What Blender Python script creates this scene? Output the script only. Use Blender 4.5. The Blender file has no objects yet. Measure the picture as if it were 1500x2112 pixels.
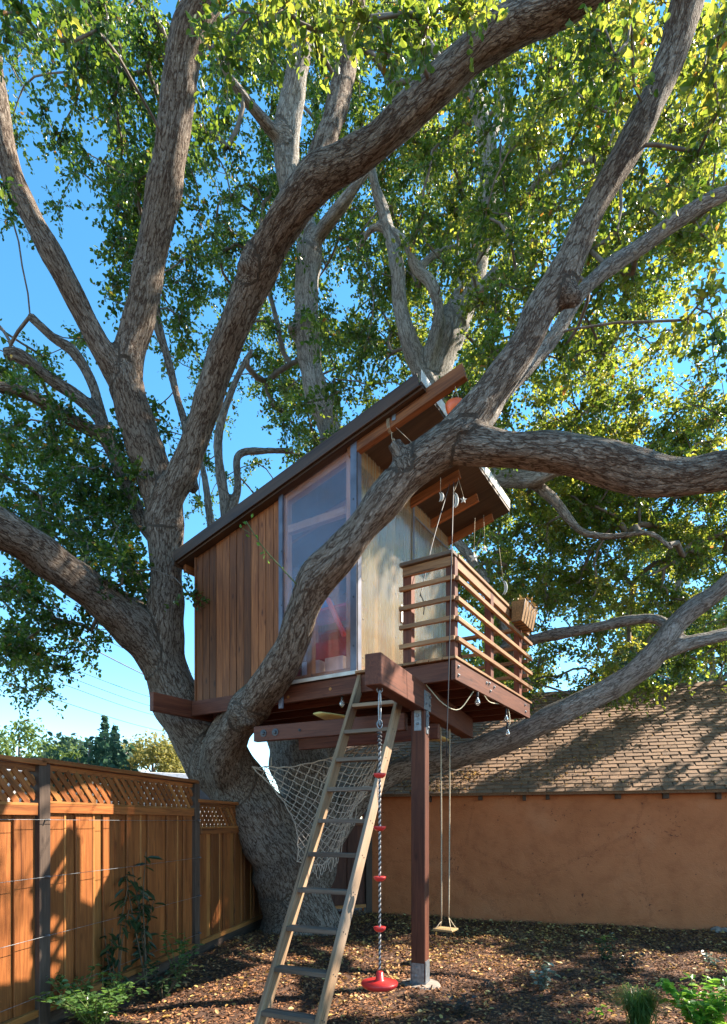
import bpy, bmesh, math, random
import numpy as np
from mathutils import Vector, Matrix, kdtree

R = math.radians
random.seed(11)
rng = np.random.default_rng(11)
scene = bpy.context.scene
C = scene.collection

# ------------------------------------------------------------------ camera
F_PX, CX, HY, EYE = 1200.0, 750.0, 1695.0, 1.6      # photo pixels: focal, centre x, horizon y; eye height
cam_d = bpy.data.cameras.new('camera')
cam_d.sensor_fit = 'HORIZONTAL'
cam_d.sensor_width = 36.0
cam_d.lens = 36.0 * F_PX / 1500.0
cam_d.shift_y = (HY - 1056.0) / 1500.0
cam_d.clip_end = 2000.0
cam = bpy.data.objects.new('camera', cam_d)
cam.location = (0, 0, EYE)
cam.rotation_euler = (R(90), 0, 0)
C.objects.link(cam)
scene.camera = cam

# ------------------------------------------------------------------ sky, sun, exposure
SUN_AZ, SUN_EL = 74.0, 41.0          # azimuth from +Y towards +X
sv = Vector((math.sin(R(SUN_AZ)) * math.cos(R(SUN_EL)), math.cos(R(SUN_AZ)) * math.cos(R(SUN_EL)), math.sin(R(SUN_EL))))
world = bpy.data.worlds.new('World')
scene.world = world
world.use_nodes = True
wn = world.node_tree
bg = wn.nodes['Background']
sky = wn.nodes.new('ShaderNodeTexSky')
sky.sky_type = 'NISHITA'
sky.sun_disc = False
sky.sun_elevation = R(SUN_EL)
sky.sun_rotation = R(SUN_AZ)
sky.air_density = 1.0
sky.dust_density = 0.15
sky.altitude = 1500.0
sky.ozone_density = 1.0
whs = wn.nodes.new('ShaderNodeHueSaturation')
whs.inputs['Hue'].default_value = 0.486
whs.inputs['Saturation'].default_value = 1.27
wn.links.new(sky.outputs[0], whs.inputs['Color'])
wn.links.new(whs.outputs[0], bg.inputs[0])
bg.inputs[1].default_value = 0.115
sun_d = bpy.data.lights.new('sun', 'SUN')
sun_d.energy = 5.0
sun_d.angle = R(0.55)
sun_d.color = (1.0, 0.89, 0.74)
sun = bpy.data.objects.new('sun', sun_d)
sun.rotation_euler = (-sv).to_track_quat('-Z', 'Y').to_euler()
C.objects.link(sun)
scene.view_settings.view_transform = 'Standard'
scene.view_settings.look = 'None'
scene.view_settings.exposure = 2.0
scene.view_settings.gamma = 1.0
scene.view_settings.use_curve_mapping = False
scene.cycles.use_denoising = True
scene.cycles.max_bounces = 8
scene.cycles.diffuse_bounces = 4
scene.cycles.transparent_max_bounces = 12
scene.cycles.sample_clamp_indirect = 6.0


def W(px, py, Y):
    return Vector(((px - CX) / F_PX * Y, Y, EYE + (HY - py) / F_PX * Y))


# ------------------------------------------------------------------ materials
def new_mat(name):
    m = bpy.data.materials.new(name)
    m.use_nodes = True
    nt = m.node_tree
    return m, nt, nt.nodes['Principled BSDF'], nt.nodes['Material Output']


def N(nt, kind, **kw):
    n = nt.nodes.new(kind)
    for k, v in kw.items():
        if k.startswith('i_'):
            n.inputs[k[2:]].default_value = v
        else:
            setattr(n, k, v)
    return n


def ramp(nt, fac, stops):
    n = nt.nodes.new('ShaderNodeValToRGB')
    el = n.color_ramp.elements
    while len(el) < len(stops):
        el.new(0.5)
    for e, (p, c) in zip(el, stops):
        e.position = p
        e.color = (c[0], c[1], c[2], 1)
    nt.links.new(fac, n.inputs[0])
    return n.outputs[0]


def obj_coord(nt, scale, jitter=True):
    tc = N(nt, 'ShaderNodeTexCoord')
    mp = N(nt, 'ShaderNodeMapping')
    mp.inputs['Scale'].default_value = scale
    nt.links.new(tc.outputs['Object'], mp.inputs[0])
    if jitter:
        oi = N(nt, 'ShaderNodeObjectInfo')
        mu = N(nt, 'ShaderNodeMath', operation='MULTIPLY')
        mu.inputs[1].default_value = 57.0
        nt.links.new(oi.outputs['Random'], mu.inputs[0])
        cb = N(nt, 'ShaderNodeCombineXYZ')
        for k in range(3):
            nt.links.new(mu.outputs[0], cb.inputs[k])
        nt.links.new(cb.outputs[0], mp.inputs['Location'])
    return mp.outputs[0]


def mixc(nt, a, b, fac, mode='MIX'):
    n = N(nt, 'ShaderNodeMix', data_type='RGBA', blend_type=mode)
    for sock, v in ((n.inputs[0], fac), (n.inputs[6], a), (n.inputs[7], b)):
        if isinstance(v, (int, float)):
            sock.default_value = v
        elif isinstance(v, tuple):
            sock.default_value = (v[0], v[1], v[2], 1)
        else:
            nt.links.new(v, sock)
    return n.outputs[2]


def bump(nt, h, bsdf, strength=0.5, dist=0.01):
    b = N(nt, 'ShaderNodeBump')
    b.inputs['Strength'].default_value = strength
    b.inputs['Distance'].default_value = dist
    nt.links.new(h, b.inputs['Height'])
    nt.links.new(b.outputs[0], bsdf.inputs['Normal'])


def wood(name, dark, light, rough=0.65, vary=0.35, knots=0.6, gscale=1.0, spec=0.3, weather=None):
    """Grain runs along the object's local X axis."""
    m, nt, p, out = new_mat(name)
    L = nt.links.new
    co = obj_coord(nt, (1.6 * gscale, 26 * gscale, 26 * gscale))
    g = N(nt, 'ShaderNodeTexNoise', i_Scale=1.0, i_Detail=6.0, i_Roughness=0.6, i_Distortion=1.6)
    L(co, g.inputs['Vector'])
    col = ramp(nt, g.outputs[0], [(0.28, dark), (0.5, tuple((a + b) / 2 for a, b in zip(dark, light))), (0.72, light)])
    co2 = obj_coord(nt, (3.2, 9, 9))
    k = N(nt, 'ShaderNodeTexVoronoi', i_Scale=1.0, i_Randomness=1.0)
    L(co2, k.inputs['Vector'])
    kn = ramp(nt, k.outputs['Distance'], [(0.05, (0.25, 0.18, 0.14)), (0.17, (1, 1, 1))])
    col = mixc(nt, col, kn, knots, 'MULTIPLY')
    co3 = obj_coord(nt, (0.9, 2.2, 2.2))
    s = N(nt, 'ShaderNodeTexNoise', i_Scale=1.0, i_Detail=4.0)
    L(co3, s.inputs['Vector'])
    st = ramp(nt, s.outputs[0], [(0.3, (0.6, 0.56, 0.52)), (0.65, (1.1, 1.08, 1.05))])
    col = mixc(nt, col, st, 0.75, 'MULTIPLY')
    if weather:
        wf = ramp(nt, s.outputs[0], [(0.42, (0, 0, 0)), (0.66, (1, 1, 1))])
        col = mixc(nt, col, weather, wf)
    co4 = obj_coord(nt, (0.8, 34, 34))
    ck = N(nt, 'ShaderNodeTexNoise', i_Scale=1.0, i_Detail=2.0)
    L(co4, ck.inputs['Vector'])
    cks = ramp(nt, ck.outputs[0], [(0.27, (0.22, 0.17, 0.14)), (0.31, (1, 1, 1))])
    col = mixc(nt, col, cks, 0.8, 'MULTIPLY')
    oi = N(nt, 'ShaderNodeObjectInfo')
    mr = N(nt, 'ShaderNodeMapRange')
    mr.inputs[3].default_value = 1 - vary
    mr.inputs[4].default_value = 1 + vary
    L(oi.outputs['Random'], mr.inputs[0])
    hs = N(nt, 'ShaderNodeHueSaturation')
    L(mr.outputs[0], hs.inputs['Value'])
    L(col, hs.inputs['Color'])
    L(hs.outputs[0], p.inputs['Base Color'])
    p.inputs['Roughness'].default_value = rough
    p.inputs['Specular IOR Level'].default_value = spec
    bump(nt, g.outputs[0], p, 0.35, 0.004)
    return m


def plain(name, col, rough=0.5, metal=0.0, noise=0.2, scale=8.0, bumpd=0.0):
    m, nt, p, out = new_mat(name)
    co = obj_coord(nt, (scale,) * 3)
    n = N(nt, 'ShaderNodeTexNoise', i_Scale=1.0, i_Detail=5.0)
    nt.links.new(co, n.inputs['Vector'])
    c = ramp(nt, n.outputs[0], [(0.3, tuple(v * (1 - noise) for v in col)), (0.7, tuple(min(1, v * (1 + noise)) for v in col))])
    nt.links.new(c, p.inputs['Base Color'])
    p.inputs['Roughness'].default_value = rough
    p.inputs['Metallic'].default_value = metal
    if bumpd:
        bump(nt, n.outputs[0], p, 0.6, bumpd)
    return m


M = {}
M['redwood'] = wood('redwood_stained', (0.075, 0.020, 0.011), (0.19, 0.062, 0.031), 0.6, 0.3)
M['cedar'] = wood('cedar_plank', (0.13, 0.038, 0.012), (0.35, 0.122, 0.039), 0.6, 0.5, 0.9)
M['fence'] = wood('fence_redwood', (0.135, 0.040, 0.011), (0.33, 0.115, 0.031), 0.5, 0.3, 0.5)
M['sapwood'] = wood('fence_sapwood', (0.22, 0.082, 0.021), (0.42, 0.185, 0.055), 0.5, 0.25, 0.4)
M['fpost'] = wood('fence_post_wood', (0.045, 0.028, 0.02), (0.11, 0.075, 0.055), 0.75, 0.2)
M['ladder'] = wood('ladder_wood', (0.22, 0.135, 0.075), (0.45, 0.30, 0.18), 0.7, 0.16, 0.5, weather=(0.29, 0.22, 0.165))
M['rung'] = wood('rung_wood', (0.10, 0.07, 0.05), (0.21, 0.16, 0.12), 0.75, 0.2, 0.5)
M['rail'] = wood('rail_wood', (0.17, 0.075, 0.03), (0.40, 0.22, 0.105), 0.6, 0.2, 0.5)
M['stud'] = wood('pale_stud_wood', (0.34, 0.19, 0.085), (0.60, 0.38, 0.2), 0.6, 0.15, 0.4)
M['swingseat'] = wood('swing_wood', (0.26, 0.17, 0.075), (0.50, 0.36, 0.18), 0.6, 0.1)
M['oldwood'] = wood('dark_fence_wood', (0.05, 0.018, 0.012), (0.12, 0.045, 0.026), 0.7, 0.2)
M['roofply'] = wood('dark_film_plywood', (0.045, 0.024, 0.015), (0.105, 0.058, 0.034), 0.42, 0.1, 0.2, 0.5)
M['steel'] = plain('galvanised_steel', (0.22, 0.235, 0.25), 0.5, 0.7, 0.3, 30)
M['iron'] = plain('dark_iron', (0.06, 0.06, 0.065), 0.5, 0.6)
M['alu'] = plain('corner_trim', (0.12, 0.125, 0.16), 0.5, 0.3, 0.3, 6)
M['drip'] = plain('pale_drip_edge', (0.62, 0.60, 0.54), 0.5)
M['red'] = plain('red_plastic', (0.62, 0.035, 0.03), 0.32, 0, 0.12, 6)
M['orange'] = plain('orange_plastic', (0.80, 0.13, 0.03), 0.35)
M['sofa'] = plain('red_fabric', (0.50, 0.03, 0.05), 0.9, 0, 0.25, 12)
M['blue'] = plain('blue_fabric', (0.05, 0.22, 0.60), 0.9, 0, 0.25, 12)
M['white'] = plain('white_paint', (0.75, 0.73, 0.70), 0.6)
M['rope'] = plain('pale_rope', (0.42, 0.33, 0.22), 0.9, 0, 0.35, 90)
M['netrope'] = plain('net_rope', (0.40, 0.33, 0.26), 0.9, 0, 0.3, 60)
M['ropedark'] = plain('dark_rope', (0.05, 0.045, 0.045), 0.85, 0, 0.3, 90)
M['ropelite'] = plain('light_rope', (0.52, 0.45, 0.40), 0.85, 0, 0.25, 90)
M['board'] = plain('yellow_foam', (0.62, 0.47, 0.16), 0.4, 0, 0.15, 3)
M['concrete'] = plain('concrete', (0.20, 0.165, 0.135), 0.9, 0, 0.3, 14, 0.004)
M['shell'] = plain('white_shell', (0.60, 0.57, 0.50), 0.6, 0, 0.2, 20)
M['wire'] = plain('black_cable', (0.025, 0.025, 0.03), 0.6)
M['palecable'] = plain('pale_cable', (0.42, 0.38, 0.26), 0.6)
M['roofwhite'] = plain('pale_house_roof', (0.44, 0.47, 0.52), 0.7)
M['housewall'] = plain('pale_house_wall', (0.45, 0.42, 0.38), 0.8)
M['coco'] = plain('coconut_fibre', (0.24, 0.13, 0.05), 0.95, 0, 0.4, 60, 0.004)
M['straw'] = plain('dry_moss', (0.38, 0.22, 0.07), 0.95, 0, 0.4, 30)
M['stem'] = plain('plant_stem', (0.10, 0.075, 0.045), 0.85)
M['greenstem'] = plain('green_stem', (0.09, 0.12, 0.03), 0.7)

m, nt, p, out = new_mat('bulb_glass')
p.inputs['Base Color'].default_value = (0.9, 0.88, 0.82, 1)
p.inputs['Transmission Weight'].default_value = 0.85
p.inputs['Roughness'].default_value = 0.08
M['bulb'] = m

# bark: attribute 'bark' holds (r cos, r sin, length) so the fissures run along each limb
def bark_mat(name, fis, mid, ridge):
    m, nt, p, out = new_mat(name)
    L = nt.links.new
    at = N(nt, 'ShaderNodeAttribute', attribute_name='bark')
    def lay(sc, dist, det):
        mp = N(nt, 'ShaderNodeMapping')
        mp.inputs['Scale'].default_value = sc
        L(at.outputs['Vector'], mp.inputs[0])
        n = N(nt, 'ShaderNodeTexNoise', i_Scale=1.0, i_Detail=det, i_Roughness=0.55, i_Distortion=dist)
        L(mp.outputs[0], n.inputs['Vector'])
        return n.outputs[0]

    def ridge_(o, w):
        su = N(nt, 'ShaderNodeMath', operation='SUBTRACT')
        L(o, su.inputs[0]); su.inputs[1].default_value = 0.5
        ab = N(nt, 'ShaderNodeMath', operation='ABSOLUTE')
        L(su.outputs[0], ab.inputs[0])
        mr = N(nt, 'ShaderNodeMapRange', interpolation_type='SMOOTHSTEP')
        mr.inputs[2].default_value = w
        L(ab.outputs[0], mr.inputs[0])
        return mr.outputs[0]

    f1 = ridge_(lay((24, 24, 5.5), 0.2, 4.0), 0.07)
    f2 = ridge_(lay((55, 55, 16), 0.2, 4.0), 0.10)
    f3 = ridge_(lay((16, 16, 22.0), 0.3, 2.0), 0.035)
    mi = N(nt, 'ShaderNodeMath', operation='MULTIPLY_ADD')
    L(f2, mi.inputs[0]); mi.inputs[1].default_value = 0.55; mi.inputs[2].default_value = 0.45
    mi2 = N(nt, 'ShaderNodeMath', operation='MULTIPLY')
    L(f1, mi2.inputs[0]); L(mi.outputs[0], mi2.inputs[1])
    mi3 = N(nt, 'ShaderNodeMath', operation='MULTIPLY_ADD')
    L(f3, mi3.inputs[0]); mi3.inputs[1].default_value = 0.18; mi3.inputs[2].default_value = 0.82
    e = N(nt, 'ShaderNodeMath', operation='MULTIPLY')
    L(mi2.outputs[0], e.inputs[0]); L(mi3.outputs[0], e.inputs[1])
    fine = lay((60, 60, 22), 0.3, 6.0)
    hh = mixc(nt, e.outputs[0], fine, 0.35)
    c1 = ramp(nt, hh, [(0.16, fis), (0.42, mid), (0.80, ridge)])
    big = N(nt, 'ShaderNodeTexNoise', i_Scale=1.3, i_Detail=4.0)
    tc = N(nt, 'ShaderNodeTexCoord')
    L(tc.outputs['Object'], big.inputs['Vector'])
    bl = ramp(nt, big.outputs[0], [(0.34, (0.74, 0.68, 0.63)), (0.52, (0.95, 0.94, 0.92)), (0.68, (1.12, 1.12, 1.12))])
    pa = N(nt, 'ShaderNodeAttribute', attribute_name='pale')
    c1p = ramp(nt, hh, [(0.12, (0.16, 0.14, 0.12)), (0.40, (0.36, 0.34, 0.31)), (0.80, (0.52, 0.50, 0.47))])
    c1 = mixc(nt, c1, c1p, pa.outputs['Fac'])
    c2 = mixc(nt, c1, bl, 0.85, 'MULTIPLY')
    # green-black moss film on surfaces that face up
    ge = N(nt, 'ShaderNodeNewGeometry')
    sx = N(nt, 'ShaderNodeSeparateXYZ')
    L(ge.outputs['Normal'], sx.inputs[0])
    mu = N(nt, 'ShaderNodeMath', operation='MULTIPLY')
    L(sx.outputs['Z'], mu.inputs[0])
    L(big.outputs[0], mu.inputs[1])
    mf = ramp(nt, mu.outputs[0], [(0.22, (0, 0, 0)), (0.5, (0.6,) * 3)])
    c3 = mixc(nt, c2, (0.055, 0.055, 0.03), mf)
    L(c3, p.inputs['Base Color'])
    p.inputs['Roughness'].default_value = 0.9
    p.inputs['Specular IOR Level'].default_value = 0.15
    bump(nt, hh, p, 1.0, 0.018)
    return m


M['bark'] = bark_mat('oak_bark', (0.058, 0.037, 0.027), (0.178, 0.134, 0.104), (0.30, 0.25, 0.205))
M['twig'] = plain('twig_bark', (0.17, 0.14, 0.115), 0.9, 0, 0.4, 14)


def leaf_mat(name, cols, trans, per_object=False, tw=0.42, rough=0.33):
    m, nt, p, out = new_mat(name)
    L = nt.links.new
    if per_object:
        src = N(nt, 'ShaderNodeObjectInfo').outputs['Random']
    else:
        src = N(nt, 'ShaderNodeAttribute', attribute_name='rnd').outputs['Fac']
    col = ramp(nt, src, cols)
    L(col, p.inputs['Base Color'])
    p.inputs['Roughness'].default_value = rough
    p.inputs['Specular IOR Level'].default_value = 0.4
    tr = N(nt, 'ShaderNodeBsdfTranslucent')
    tcol = ramp(nt, src, trans)
    L(tcol, tr.inputs[0])
    mx = N(nt, 'ShaderNodeMixShader')
    mx.inputs[0].default_value = tw
    L(p.outputs[0], mx.inputs[1])
    L(tr.outputs[0], mx.inputs[2])
    L(mx.outputs[0], out.inputs[0])
    return m


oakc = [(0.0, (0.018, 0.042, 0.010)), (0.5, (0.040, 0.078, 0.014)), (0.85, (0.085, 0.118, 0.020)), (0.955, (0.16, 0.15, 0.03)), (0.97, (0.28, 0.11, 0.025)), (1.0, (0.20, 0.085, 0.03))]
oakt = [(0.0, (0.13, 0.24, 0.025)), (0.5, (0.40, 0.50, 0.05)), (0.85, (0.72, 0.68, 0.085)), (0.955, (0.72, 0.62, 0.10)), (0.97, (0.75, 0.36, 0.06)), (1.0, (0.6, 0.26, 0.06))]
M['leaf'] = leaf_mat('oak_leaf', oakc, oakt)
M['leafo'] = leaf_mat('oak_leaf_single', oakc[:3], oakt[:3], True)
M['leafdark'] = leaf_mat('dark_shrub_leaf', [(0, (0.012, 0.028, 0.016)), (1, (0.04, 0.075, 0.03))], [(0, (0.05, 0.12, 0.03)), (1, (0.12, 0.22, 0.05))], True, 0.3)
M['leafmid'] = leaf_mat('green_shrub_leaf', [(0, (0.03, 0.075, 0.022)), (1, (0.10, 0.18, 0.05))], [(0, (0.15, 0.34, 0.05)), (1, (0.30, 0.50, 0.08))], True, 0.35)
M['leafbright'] = leaf_mat('bright_leaf', [(0, (0.06, 0.17, 0.02)), (1, (0.15, 0.30, 0.04))], [(0, (0.25, 0.55, 0.04)), (1, (0.45, 0.75, 0.08))], True, 0.4)
M['leafmid_mass'] = leaf_mat('green_shrub_mass', [(0, (0.03, 0.075, 0.022)), (1, (0.10, 0.18, 0.05))], [(0, (0.15, 0.34, 0.05)), (1, (0.30, 0.50, 0.08))], False, 0.35)
M['leafbright_mass'] = leaf_mat('bright_leaf_mass', [(0, (0.06, 0.17, 0.02)), (1, (0.15, 0.30, 0.04))], [(0, (0.25, 0.55, 0.04)), (1, (0.45, 0.75, 0.08))], False, 0.4)
M['leafgrey'] = leaf_mat('grey_leaf', [(0, (0.07, 0.10, 0.08)), (1, (0.20, 0.25, 0.20))], [(0, (0.12, 0.2, 0.12)), (1, (0.2, 0.3, 0.18))], True, 0.2)
M['leafpurple'] = leaf_mat('purple_leaf', [(0, (0.02, 0.015, 0.016)), (1, (0.05, 0.05, 0.04))], [(0, (0.06, 0.04, 0.04)), (1, (0.1, 0.1, 0.06))], True, 0.2)
M['grassb'] = leaf_mat('grass_blade', [(0, (0.05, 0.10, 0.025)), (1, (0.13, 0.20, 0.05))], [(0, (0.2, 0.4, 0.06)), (1, (0.4, 0.6, 0.1))], False, 0.3)
M['bgleaf'] = leaf_mat('far_leaf_green', [(0, (0.04, 0.075, 0.02)), (1, (0.12, 0.17, 0.04))], [(0, (0.15, 0.26, 0.05)), (1, (0.35, 0.45, 0.09))], False, 0.3, 0.7)
M['bgyellow'] = leaf_mat('far_leaf_yellow', [(0, (0.09, 0.10, 0.02)), (1, (0.26, 0.21, 0.05))], [(0, (0.28, 0.30, 0.06)), (1, (0.6, 0.48, 0.12))], False, 0.3, 0.7)
M['bgblue'] = leaf_mat('far_leaf_bluegreen', [(0, (0.018, 0.055, 0.035)), (1, (0.05, 0.11, 0.065))], [(0, (0.06, 0.16, 0.08)), (1, (0.13, 0.26, 0.13))], False, 0.25, 0.7)
M['fallen'] = leaf_mat('fallen_leaf', [(0, (0.16, 0.075, 0.025)), (0.3, (0.32, 0.16, 0.04)), (0.65, (0.46, 0.28, 0.075)), (0.9, (0.56, 0.41, 0.16)), (1, (0.14, 0.06, 0.025))], [(0, (0.4, 0.2, 0.05)), (1, (0.6, 0.4, 0.1))], False, 0.12, 0.6)
M['chip'] = leaf_mat('bark_mulch_chip', [(0, (0.06, 0.025, 0.012)), (0.45, (0.19, 0.078, 0.03)), (0.85, (0.33, 0.15, 0.06)), (1, (0.46, 0.27, 0.13))], [(0, (0.02, 0.01, 0.005)), (1, (0.02, 0.01, 0.005))], False, 0.02, 0.8)

# mulch ground
m, nt, p, out = new_mat('mulch_ground')
tc = N(nt, 'ShaderNodeTexCoord')
n1 = N(nt, 'ShaderNodeTexNoise', i_Scale=34.0, i_Detail=6.0, i_Roughness=0.7)
nt.links.new(tc.outputs['Object'], n1.inputs['Vector'])
nt.links.new(ramp(nt, n1.outputs[0], [(0.3, (0.018, 0.009, 0.006)), (0.55, (0.075, 0.034, 0.017)), (0.75, (0.15, 0.075, 0.036))]), p.inputs['Base Color'])
p.inputs['Roughness'].default_value = 0.95
bump(nt, n1.outputs[0], p, 0.8, 0.02)
M['mulch'] = m

# stucco
m, nt, p, out = new_mat('orange_stucco')
tc = N(nt, 'ShaderNodeTexCoord')
big = N(nt, 'ShaderNodeTexNoise', i_Scale=0.8, i_Detail=5.0, i_Roughness=0.6)
fine = N(nt, 'ShaderNodeTexNoise', i_Scale=60.0, i_Detail=4.0)
spk = N(nt, 'ShaderNodeTexNoise', i_Scale=17.0, i_Detail=5.0, i_Roughness=0.72)
msk = N(nt, 'ShaderNodeTexNoise', i_Scale=1.5, i_Detail=3.0)
for n in (big, fine, spk, msk):
    nt.links.new(tc.outputs['Object'], n.inputs['Vector'])
base = ramp(nt, big.outputs[0], [(0.28, (0.56, 0.180, 0.058)), (0.55, (0.66, 0.225, 0.082)), (0.75, (0.70, 0.28, 0.125))])
sm = N(nt, 'ShaderNodeMath', operation='MULTIPLY_ADD')
nt.links.new(msk.outputs[0], sm.inputs[0])
sm.inputs[1].default_value = 0.55
nt.links.new(spk.outputs[0], sm.inputs[2])
sp = ramp(nt, sm.outputs[0], [(0.925, (1, 1, 1)), (0.985, (0.2, 0.15, 0.11))])
col = mixc(nt, base, sp, 1.0, 'MULTIPLY')
vo = N(nt, 'ShaderNodeTexVoronoi', i_Scale=5.0)
nt.links.new(tc.outputs['Object'], vo.inputs['Vector'])
pits = ramp(nt, vo.outputs['Distance'], [(0.035, (0.10, 0.07, 0.05)), (0.06, (1, 1, 1))])
col = mixc(nt, col, pits, 1.0, 'MULTIPLY')
sep = N(nt, 'ShaderNodeSeparateXYZ')
nt.links.new(tc.outputs['Object'], sep.inputs[0])
zz = N(nt, 'ShaderNodeMath', operation='MULTIPLY_ADD')
nt.links.new(big.outputs[0], zz.inputs[0])
zz.inputs[1].default_value = -0.5
nt.links.new(sep.outputs['Z'], zz.inputs[2])
dirt = ramp(nt, zz.outputs[0], [(-0.0, (0.55, 0.50, 0.45)), (0.18, (1, 1, 1))])
col = mixc(nt, col, dirt, 0.8, 'MULTIPLY')
mps = N(nt, 'ShaderNodeMapping')
mps.inputs['Scale'].default_value = (4.5, 4.5, 0.4)
nt.links.new(tc.outputs['Object'], mps.inputs[0])
stn = N(nt, 'ShaderNodeTexNoise', i_Scale=1.0, i_Detail=5.0, i_Roughness=0.6)
nt.links.new(mps.outputs[0], stn.inputs['Vector'])
col = mixc(nt, col, ramp(nt, stn.outputs[0], [(0.3, (0.78, 0.72, 0.66)), (0.5, (1, 1, 1)), (0.72, (1.06, 1.08, 1.1))]), 0.8, 'MULTIPLY')
crk = N(nt, 'ShaderNodeTexVoronoi', feature='DISTANCE_TO_EDGE', i_Scale=0.55)
cdm = N(nt, 'ShaderNodeVectorMath', operation='MULTIPLY_ADD')
nt.links.new(fine.outputs['Color'], cdm.inputs[0])
cdm.inputs[1].default_value = (0.06, 0.06, 0.06)
wob2 = N(nt, 'ShaderNodeVectorMath', operation='MULTIPLY_ADD')
nt.links.new(spk.outputs['Color'], wob2.inputs[0])
wob2.inputs[1].default_value = (0.25, 0.25, 0.25)
nt.links.new(tc.outputs['Object'], wob2.inputs[2])
nt.links.new(wob2.outputs[0], cdm.inputs[2])
nt.links.new(cdm.outputs[0], crk.inputs['Vector'])
col = mixc(nt, col, ramp(nt, crk.outputs['Distance'], [(0.0015, (0.5, 0.42, 0.36)), (0.006, (1, 1, 1))]), 0.6, 'MULTIPLY')
nt.links.new(col, p.inputs['Base Color'])
p.inputs['Roughness'].default_value = 0.85
trow = N(nt, 'ShaderNodeTexNoise', i_Scale=7.0, i_Detail=6.0, i_Roughness=0.65, i_Distortion=0.8)
nt.links.new(tc.outputs['Object'], trow.inputs['Vector'])
hh = mixc(nt, fine.outputs[0], trow.outputs[0], 0.7)
bump(nt, hh, p, 0.8, 0.03)
M['stucco'] = m

# shingles: mineral grit, each shingle its own tone
m, nt, p, out = new_mat('roof_shingle')
co = obj_coord(nt, (70, 70, 70))
n1 = N(nt, 'ShaderNodeTexNoise', i_Scale=1.0, i_Detail=3.0)
nt.links.new(co, n1.inputs['Vector'])
c = ramp(nt, n1.outputs[0], [(0.3, (0.105, 0.058, 0.031)), (0.7, (0.25, 0.148, 0.082))])
oi = N(nt, 'ShaderNodeObjectInfo')
geo = N(nt, 'ShaderNodeNewGeometry')
adr = N(nt, 'ShaderNodeMath', operation='ADD')
nt.links.new(oi.outputs['Random'], adr.inputs[0])
nt.links.new(geo.outputs['Random Per Island'], adr.inputs[1])
fr = N(nt, 'ShaderNodeMath', operation='FRACT')
nt.links.new(adr.outputs[0], fr.inputs[0])
mr = N(nt, 'ShaderNodeMapRange')
mr.inputs[3].default_value = 0.75
mr.inputs[4].default_value = 1.25
nt.links.new(fr.outputs[0], mr.inputs[0])
hs = N(nt, 'ShaderNodeHueSaturation')
nt.links.new(mr.outputs[0], hs.inputs['Value'])
nt.links.new(c, hs.inputs['Color'])
nt.links.new(hs.outputs[0], p.inputs['Base Color'])
p.inputs['Roughness'].default_value = 0.92
bump(nt, n1.outputs[0], p, 0.4, 0.004)
M['shingle'] = m


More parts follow.
